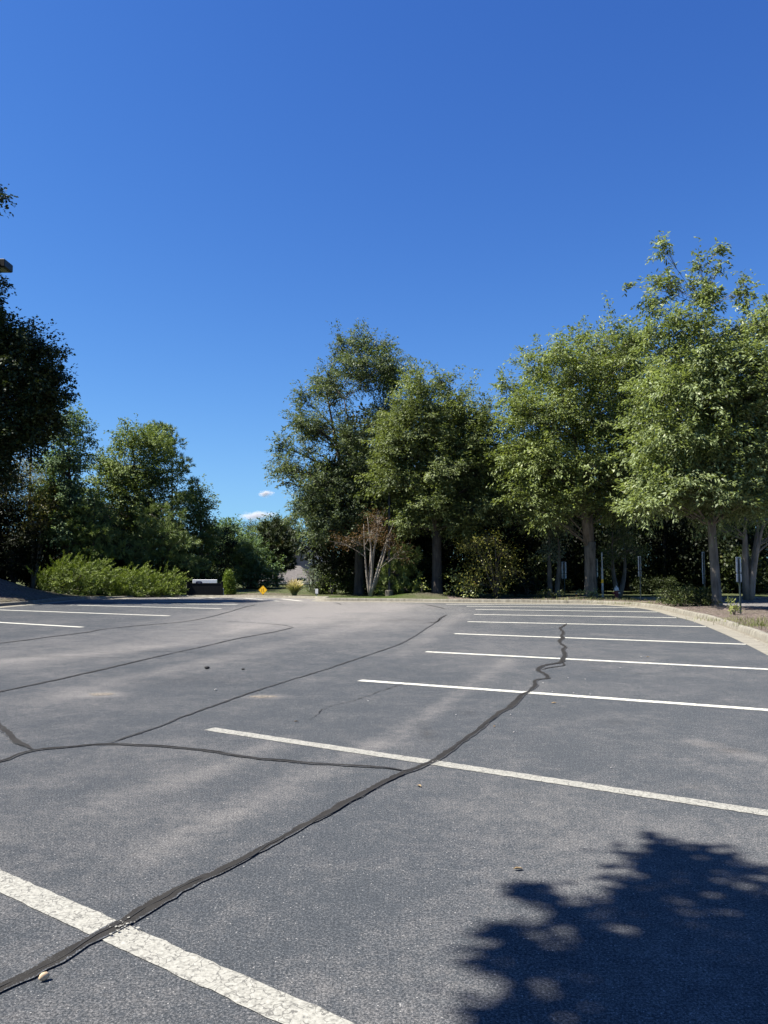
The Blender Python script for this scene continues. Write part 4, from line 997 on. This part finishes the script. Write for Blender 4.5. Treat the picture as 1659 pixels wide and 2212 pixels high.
# ------------------------------------------------------------------ street furniture
def parking_sign(label, px, top_y, rz, z=.15, plates=((.0, .62), (.64, .25)), w=.3, rust=False):
    b = base_at(*px, z); D = b[1]
    H = (px[1] - top_y) * D / F
    t = thing('parking_sign', label, 'sign', b, 'parking signs along the right kerb', rz)
    # U-channel post
    p = MB(); h = H - .02
    for x0, d in ((0, (.05, .006, h + .2)), (-.028, (.006, .03, h + .2)), (.028, (.006, .03, h + .2))):
        p.box((x0, .015 if d[1] > .01 else 0, h / 2 - .1), d)
    p.build('post', M['green_metal'], t)
    for o, hh in plates:
        q = MB(); zc = H - o - hh / 2
        poly = []
        for cx_, cz_, a0 in ((w / 2 - .03, hh / 2 - .03, 0), (-w / 2 + .03, hh / 2 - .03, 90), (-w / 2 + .03, -hh / 2 + .03, 180), (w / 2 - .03, -hh / 2 + .03, 270)):
            poly += [(cx_ + .03 * math.cos(R(a0 + k)), cz_ + .03 * math.sin(R(a0 + k))) for k in (0, 30, 60, 90)]
        q.prism(poly, Matrix.Translation((0, -.008 + .042, zc)), .004)
        pl = q.build('plate', M['alu'], t)
        bb = MB()
        for s in (-1, 1): bb.lathe((0, -.002, zc + s * hh * .36), [(.012, -.008), (.012, .008)], 6)
        bb.build('bolts', M['galv'], pl)
    return t
parking_sign('leftmost parking sign, just right of the paired slim trunks', (1220, 1284), 1212.7, R(20))
parking_sign('parking sign mostly hidden behind the low-forking oak', (1290, 1289), 1206, R(40))
parking_sign('parking sign standing clear against dark woods right of the hydrant', (1385, 1297), 1200, R(48))
parking_sign('parking sign with three plates between the dark shrub and the tallest oak', (1524, 1309), 1191, R(50), plates=((.0, .26), (.27, .62), (.9, .3)))
parking_sign('rightmost parking sign, on a full-length post beside the sapling', (1601, 1325), 1202, R(35), plates=((.0, .5), (.52, .27)))

def hydrant():
    b = base_at(1332, 1293.5); t = thing('fire_hydrant', 'maroon fire hydrant with a silver top in the mulch', 'hydrant', b)
    k = .82
    MB().lathe((0, 0, 0), [(.13 * k, -.1), (.13 * k, .03 * k), (.105 * k, .05 * k), (.1 * k, .4 * k), (.12 * k, .41 * k), (.12 * k, .44 * k)], 18).build('body', M['red'], t, smooth=False)
    MB().lathe((0, 0, .44 * k), [(.165 * k, 0), (.165 * k, .03 * k), (.13 * k, .045 * k), (.125 * k, .1 * k), (.1 * k, .17 * k), (.05 * k, .215 * k), (.035 * k, .22 * k), (.035 * k, .27 * k), (.01, .275 * k)], 18).build('bonnet', M['silver'], t)
    for s in (-1, 1):
        MB().tube([(s * .08 * k, 0, .3 * k), (s * .19 * k, 0, .3 * k)], .05 * k, 12).tube([(s * .19 * k, 0, .3 * k), (s * .215 * k, 0, .3 * k)], .03 * k, 6).build('hose_cap', M['silver'] if s > 0 else M['red'], t)
    MB().tube([(0, -.08 * k, .24 * k), (0, -.2 * k, .24 * k)], .065 * k, 14).tube([(0, -.2 * k, .24 * k), (0, -.225 * k, .24 * k)], .03 * k, 6).build('pumper_cap', M['red'], t)
hydrant()
def stake():
    b = base_at(1245, 1288.5); t = thing('marker_stake', 'small orange-topped white stake in the mulch', 'stake', b)
    MB().box((0, 0, .06), (.07, .03, .3), 0, .004).build('post', M['white'], t)
    MB().box((0, 0, .085), (.074, .034, .12)).build('orange_band', M['orange'], t)
stake()
b = base_at(1302, 1292); t = thing('marker_post', 'thin grey post with a yellow band left of the hydrant', 'post', b)
MB().lathe((0, 0, 0), [(.05, -.1), (.05, 1.35), (.03, 1.36), (.03, 2.1), (.01, 2.11)], 10).build('post', M['galv'], t)
MB().lathe((0, 0, .68), [(.0535, 0), (.0535, .17)], 10).build('yellow_band', M['yellow'], t)

def lamp_post(label, X, Y, H, ang, arm=.9, k=1.0):
    zb = gnd(X, Y); H -= zb; t = thing('lamp_post', label, 'lamp post', (X, Y, zb), 'shoebox lamp posts', ang)
    MB().lathe((0, 0, -.05), [(.2, 0), (.2, .3), (.17, .34)], 16).build('base', M['kerb'], t)
    MB().box((0, 0, H / 2), (.11, .11, H), 0, .012).build('pole', M['black_metal'], t)
    MB().box((arm / 2, 0, H - .12 * k), (arm, .06, .09)).build('arm', M['black_metal'], t)
    hd = MB().box((arm + .3 * k, 0, H - .12 * k), (.62 * k, .42 * k, .2 * k), 0, .02 * k).build('lamp_head', M['black_metal'], t)
    MB().box((arm + .3 * k, 0, H - .225 * k), (.5 * k, .32 * k, .02)).build('lens', M['lens'], hd)
lamp_post('tall lamp post cut by the left edge, with just the lamp head tip showing', pt(-78, 575, 38)[0], 38.0, pt(0, 572, 38)[2] + .2, 0, 1.0, 2.1)
lamp_post('lamp post half hidden by the black tree, lamp head just below its crown', pt(66, 1000, 46)[0], 46.0, pt(0, 919, 46)[2], R(8), .3, 1.3)
p = pt(841, 1289, 38.2)
lamp_post('slim black lamp post rising into the oaks', p[0], p[1], 6.6, R(80), .5)

# fence enclosure, sign behind, bollard
def fence():
    a = base_at(404, 1288); D = 42.2; s = D / F; X0 = pt(404, 1280, D)[0]; X1 = pt(481, 1280, D)[0]; zt = pt(0, 1259.5, D)[2]; z0 = gnd(X0, D) - .05
    t = thing('privacy_fence', 'low charcoal grey fence panel in front of the white sign', 'fence', (X0, D, z0))
    W = X1 - X0; H = zt - z0
    pn = MB()
    for i in range(12):
        pn.box((.06 + (W - .12) * (i + .5) / 12, 0, H / 2), ((W - .12) / 12 - .006, .03, H - .06))
    pn.box((W / 2, .02, H * .3), (W - .12, .02, .06)); pn.box((W / 2, .02, H * .8), (W - .12, .02, .06))
    pn.build('panel', M['fence'], t)
    MB().box((W / 2, 0, H - .02), (W - .1, .05, .04)).build('top_rail', M['fence'], t)
    for x in (.04, W - .04):
        q = MB().box((x, 0, H / 2 + .02), (.1, .1, H + .08), 0, .008).build('post', M['fence'], t)
        MB().box((x, 0, H + .075), (.13, .13, .03), 0, .01).build('cap', M['fence'], q)
fence()
def monument():
    D = 43.4; X0 = pt(416.5, 1260, D)[0]; X1 = pt(469, 1260, D)[0]; zt = pt(0, 1252, D)[2]; zg = gnd(X0, D)
    t = thing('monument_sign', 'white rectangular sign with a navy letter showing above the charcoal fence', 'sign', ((X0 + X1) / 2, D, zg))
    W = X1 - X0; H = zt - zg
    MB().box((0, 0, H - .36), (W, .14, .72), 0, .01)  .build('panel', M['white_sheet'], t)
    for s in (-1, 1): MB().box((s * W * .38, 0, (H - .72) / 2 - .1), (.1, .09, H - .72 + .2)).build('leg', M['black_metal'], t)
    # blocky rounded letter: ring with a leg, only its top shows above the fence
    def rr(w, h, r, cz):
        o = []
        for cx_, c2, a0 in ((w / 2 - r, h / 2 - r, 0), (-w / 2 + r, h / 2 - r, 90), (-w / 2 + r, -h / 2 + r, 180), (w / 2 - r, -h / 2 + r, 270)):
            o += [(cx_ + r * math.cos(R(a0 + k)), cz + c2 + r * math.sin(R(a0 + k))) for k in (0, 22, 45, 67, 90)]
        return o
    k = D / F; lx = pt(430.5, 1260, D)[0] - (X0 + X1) / 2; top = H - 3.4 * k
    hh = .3; ww = 14.2 * k
    q = MB(); outer = rr(ww, hh, .09, top - hh / 2); inner = rr(ww * .52, hh * .45, .04, top - hh / 2)
    vs = [(lx + x, -.076, z) for x, z in outer] + [(lx + x, -.076, z) for x, z in inner]
    n = len(outer); q.add(vs, [(i, (i + 1) % n, n + (i + 1) % n, n + i) for i in range(n)])
    q.box((lx - ww * .36, -.0765, top - hh - .1), (ww * .27, .002, .22))
    q.build('letter', M['navy'], t)
monument()
b = base_at(482, 1288); b[0] *= 42.3 / b[1]; b[1] = 42.3
t = thing('utility_marker', 'short pale grey post at the right end of the charcoal fence', 'post', b)
MB().lathe((0, 0, 0), [(.045, -.1), (.045, .34), (.03, .37), (.01, .38)], 12).build('post', M['galv'], t)

def diamond():
    D = 42.3; c = pt(568, 1274.8, D); zg = gnd(c[0], D)
    t = thing('lane_sign', 'yellow diamond road sign with two black line marks behind the mulch mound', 'sign', (c[0], D, zg), None, R(-12))
    r = 10.2 * D / F; zc = c[2] - zg
    def dia(r_, rc):
        o = []
        for a0 in (0, 90, 180, 270):
            a = R(a0); px_, pz_ = math.cos(a) * (r_ - rc * 1.414 + 0), math.sin(a) * (r_ - rc * 1.414)
            o += [(px_ + rc * math.cos(a + R(k)), pz_ + rc * math.sin(a + R(k))) for k in (-45, -15, 15, 45)]
        return o
    pl = MB().prism([(x, z + zc) for x, z in dia(r, .03)], Matrix.Identity(4), .006).build('panel', M['yellow'], t)
    # thin black border
    o = dia(r * .93, .025); i_ = dia(r * .89, .024); n = len(o)
    MB().add([(x, -.005, z + zc) for x, z in o] + [(x, -.005, z + zc) for x, z in i_], [(k, (k + 1) % n, n + (k + 1) % n, n + k) for k in range(n)]).build('border', M['blackp'], pl)
    mk = MB(); u = r / 8.6 * .66
    mk.add([(x * u, -.0055, zc + z * u) for x, z in ((-4.0, -5.2), (-2.6, -5.2), (-2.6, 4.0), (-4.0, 4.0))], [(0, 1, 2, 3)])
    L_ = [(1.6, -4.0), (3.0, -4.2), (3.0, 1.0), (1.2, 3.6), (1.2, 6.0), (-.1, 6.0), (-.1, 3.0), (1.6, .4)]
    mk.add([(x * u, -.0055, zc + z * u) for x, z in [(3.2, -5.0), (1.9, -5.0), (1.9, -1.6), (3.2, -1.6)]], [(3, 2, 1, 0)])
    mk.add([(x * u, -.0055, zc + z * u) for x, z in [(3.2, -1.6), (1.9, -1.6), (.3, 1.2), (1.6, 1.2)]], [(3, 2, 1, 0)])
    mk.add([(x * u, -.0055, zc + z * u) for x, z in [(1.6, 1.2), (.3, 1.2), (.3, 5.2), (1.6, 5.2)]], [(3, 2, 1, 0)])
    mk.build('lane_marks', M['blackp'], pl)
    MB().box((0, .025, zc * .5 - .15), (.06, .035, zc + .5)).build('post', M['galv'], t)
diamond()
def small_sign():
    b = pt(684, 1289, 40.6); b[2] = gnd(b[0], b[1]) - .02; D = b[1]; s = D / F
    t = thing('notice_sign', 'small plain white sign on a thin grey post left of the yellow-green shrub', 'sign', b)
    zt = pt(0, 1272, D)[2] - b[2]; zb = pt(0, 1282.3, D)[2] - b[2]
    MB().box((0, 0, (zt + zb) / 2), (7.4 * s, .01, zt - zb), R(-28), .003).build('panel', M['white'], t)
    MB().box((0, .02, zt / 2 - .1), (.035, .025, zt + .1)).build('post', M['galv'], t)
small_sign()

# house far behind the gap
def house():
    D = 66; xl = pt(528, 1260, D)[0]; xr = pt(668, 1260, D)[0]; eave = pt(0, 1258, D)[2]; ridge = pt(0, 1222, D)[2]
    W = xr - xl; cx = (xl + xr) / 2
    t = thing('house', 'pale house with a grey shingle roof glimpsed behind the trees in the gap', 'house', (cx, D + 4, 0))
    MB().box((0, 0, eave / 2), (W, 8, eave)).build('wall', M['wall'], t)
    e = .4; r = MB()
    r.add([(-W / 2 - e, -4 - e, eave + .004), (W / 2 + e, -4 - e, eave + .004), (W / 2 + e, 4 + e, eave + .004), (-W / 2 - e, 4 + e, eave + .004), (-W / 2 + 1.2, 0, ridge), (W / 2 - 1.2, 0, ridge)],
          [(0, 1, 5, 4), (1, 2, 5), (2, 3, 4, 5), (3, 0, 4), (3, 2, 1, 0)])
    r.build('roof', M['roof'], t)
    MB().box((0, -4 - e - .03, eave - .06), (W + 2 * e, .05, .16)).build('eave_board', M['white'], t)
    for x in (-2.0, .2, 2.1):
        w = MB().box((x, -4.02, eave * .5), (.9, .06, 1.1)).build('window', M['white'], t)
        MB().box((x, -4.06, eave * .5), (.76, .02, .96)).build('pane', M['glass'], w)
    # gable wing further right and back
    gx_ = pt(652, 1200, D + 6)[0] - cx; gt = pt(0, 1183, D + 6)[2]; ge = pt(0, 1215, D + 6)[2]; hw = 1.9
    g = MB().add([(gx_ - hw, 2.0, 0), (gx_ + hw, 2.0, 0), (gx_ + hw, 2.0, ge), (gx_, 2.0, gt), (gx_ - hw, 2.0, ge), (gx_ - hw, 7, 0), (gx_ + hw, 7, 0), (gx_ + hw, 7, ge), (gx_, 7, gt), (gx_ - hw, 7, ge)],
                 [(0, 1, 2, 3, 4), (9, 8, 7, 6, 5), (0, 4, 9, 5), (1, 6, 7, 2)])
    g.build('gable_wall', M['wall'], t)
    for s in (-1, 1):
        q = MB(); a = np.array([gx_, 1.7, gt + .12]); b_ = np.array([gx_ + s * (hw + .35), 1.7, ge - .12])
        q.add([a, b_, b_ + [0, 5.6, 0], a + [0, 5.6, 0], a + [0, 0, .12], b_ + [0, 0, .12], b_ + [0, 5.6, .12], a + [0, 5.6, .12]], [(0, 1, 2, 3), (7, 6, 5, 4), (0, 4, 5, 1), (1, 5, 6, 2), (2, 6, 7, 3)])
        q.build('gable_roof', M['roof'], t)
        q = MB(); q.add([a + [0, -.03, -.1], b_ + [0, -.03, -.1], b_ + [0, -.03, .12], a + [0, -.03, .12]], [(0, 1, 2, 3) if s > 0 else (3, 2, 1, 0)])
        q.build('gable_trim', M['white'], t)
house()

# ------------------------------------------------------------------ loose stones
def stone(label, px, r, mat, sq=(1, .6, .7), rz=0.0, name='pebble', group=None):
    p = gp(*px); n, m_ = 10, 7; mb = MB(); vs = []; fs = []
    for i in range(m_):
        th = math.pi * i / (m_ - 1)
        for k in range(n):
            ph = 2 * math.pi * k / n; q = 1 + rng.normal(0, .06)
            x, y, z = r * sq[0] * math.sin(th) * math.cos(ph) * q, r * sq[1] * math.sin(th) * math.sin(ph) * q, r * sq[2] * math.cos(th)
            vs.append((x * math.cos(rz) - y * math.sin(rz), x * math.sin(rz) + y * math.cos(rz), z + r * sq[2] * .9))
    for i in range(m_ - 1):
        for k in range(n): fs.append((i * n + k, i * n + n + k, i * n + n + (k + 1) % n, i * n + (k + 1) % n))
    o = mb.add(vs, fs).build(name, M[mat], None, smooth=True)
    o.location = (p[0], p[1], .003)
    return tag(o, label, 'stone', group)
stone('tan pebble lying below the near end of the sealed crack', (95, 2119), .021, 'stone', (1, .55, .75), R(40))
stone('black tar crumb alone in the middle of the aisle', (447, 1445), .045, 'dark_stone', (1, .8, .5))
stone('smaller black tar crumb right of the other one in the aisle', (525, 1447), .03, 'dark_stone', (1, .8, .4))
stone('grey pebble in the aisle below the two tar crumbs', (466, 1492), .017, 'stone_grey')
gsp = 'pale stone chips scattered across the right parking stalls'
for x_, y_, r_ in ((1173, 1476, .022), (1264, 1468, .02), (1193, 1495, .02), (1239, 1498, .022), (1275, 1501, .02), (1249, 1509, .018), (1227, 1465, .02), (1385, 1420, .03), (1103, 1545, .02), (1110, 1583, .02), (795, 1515, .016), (1340, 1443, .02), (1500, 1345, .03), (985, 1545, .018), (1320, 1660, .014), (1150, 1735, .012), (1280, 1700, .012)):
    stone('pale stone chip lying on the dark asphalt of the right stalls', (x_, y_), r_ * .62, 'stone_grey', (1, .6, .45), rng.uniform(0, 3), 'stone_chip', gsp)

for x_, y_ in ((1399, 1420), (1270, 1428), (1068, 1571), (1196, 1520), (905, 1700), (1120, 1880), (640, 1560)):
    p = gp(x_, y_); a0 = rng.uniform(0, 6.28); r0 = rng.uniform(.022, .034)
    o = MB().add([(-r0, 0, .004), (-r0 * .3, r0 * .42, .012), (r0 * .5, r0 * .34, .014), (r0 * 1.1, 0, .006), (r0 * .4, -r0 * .36, .012), (-r0 * .4, -r0 * .38, .009), (0, 0, .003)], [(0, 6, 1), (1, 6, 2), (2, 6, 3), (3, 6, 4), (4, 6, 5), (5, 6, 0)]).build('dry_leaf', M['dryleaf'])
    o.location = (p[0], p[1], .004); o.rotation_euler = (0, 0, a0)
    tag(o, 'small dry tan leaf lying on the asphalt', 'leaf', 'dry leaves scattered on the asphalt')

# ------------------------------------------------------------------ two small clouds
def cloud(label, px0, px1, Y, n, thin):
    a = pt(*px0, Y); b_ = pt(*px1, Y); c = (a + b_) / 2; W = np.linalg.norm(b_ - a) / 2
    m, t, bs = new_mat('cloud_vapour')
    t.nodes.remove(bs)
    v = N(t, 'ShaderNodeVolumePrincipled'); v.inputs['Color'].default_value = (.97, .97, 1, 1); v.inputs['Anisotropy'].default_value = .2
    co = N(t, 'ShaderNodeTexCoord').outputs['Object']
    mp = N(t, 'ShaderNodeMapping'); mp.inputs['Scale'].default_value = (1 / W, 1 / W, 1 / (W * thin)); t.links.new(co, mp.inputs[0])
    ln = N(t, 'ShaderNodeVectorMath', operation='LENGTH'); t.links.new(mp.outputs[0], ln.inputs[0])
    mp2 = N(t, 'ShaderNodeMapping'); mp2.inputs['Scale'].default_value = (1 / W, 1 / W, 1 / (W * .6)); t.links.new(co, mp2.inputs[0])
    f = noise(t, mp2.outputs[0], 2.0, 7, .65)
    d = math_n(t, 'SUBTRACT', math_n(t, 'ADD', math_n(t, 'MULTIPLY', f, 2.6), -.62), ln.outputs['Value'], clamp=False)
    d = math_n(t, 'MULTIPLY', math_n(t, 'POWER', math_n(t, 'MAXIMUM', d, 0.0), 1.5), 8.0 / W)
    t.links.new(d, v.inputs['Density'])
    t.links.new(v.outputs[0], t.nodes['Material Output'].inputs['Volume'])
    MBo = MB(); MBo.lathe((0, 0, 0), [(.02 * W, -thin * W)] + [(W * math.cos(R(q)), W * thin * math.sin(R(q))) for q in (-70, -45, -20, 0, 20, 45, 70)] + [(.02 * W, thin * W)], 20)
    o = MBo.build('cloud', m, None, smooth=True); o.location = tuple(c); tag(o, label, 'cloud')
cloud('small upper white cloud low in the gap of sky', (550, 1068), (596, 1064), 2200, 5, .45)
cloud('wider lower white cloud just over the distant treetops', (498, 1119), (606, 1109), 2400, 8, .26)
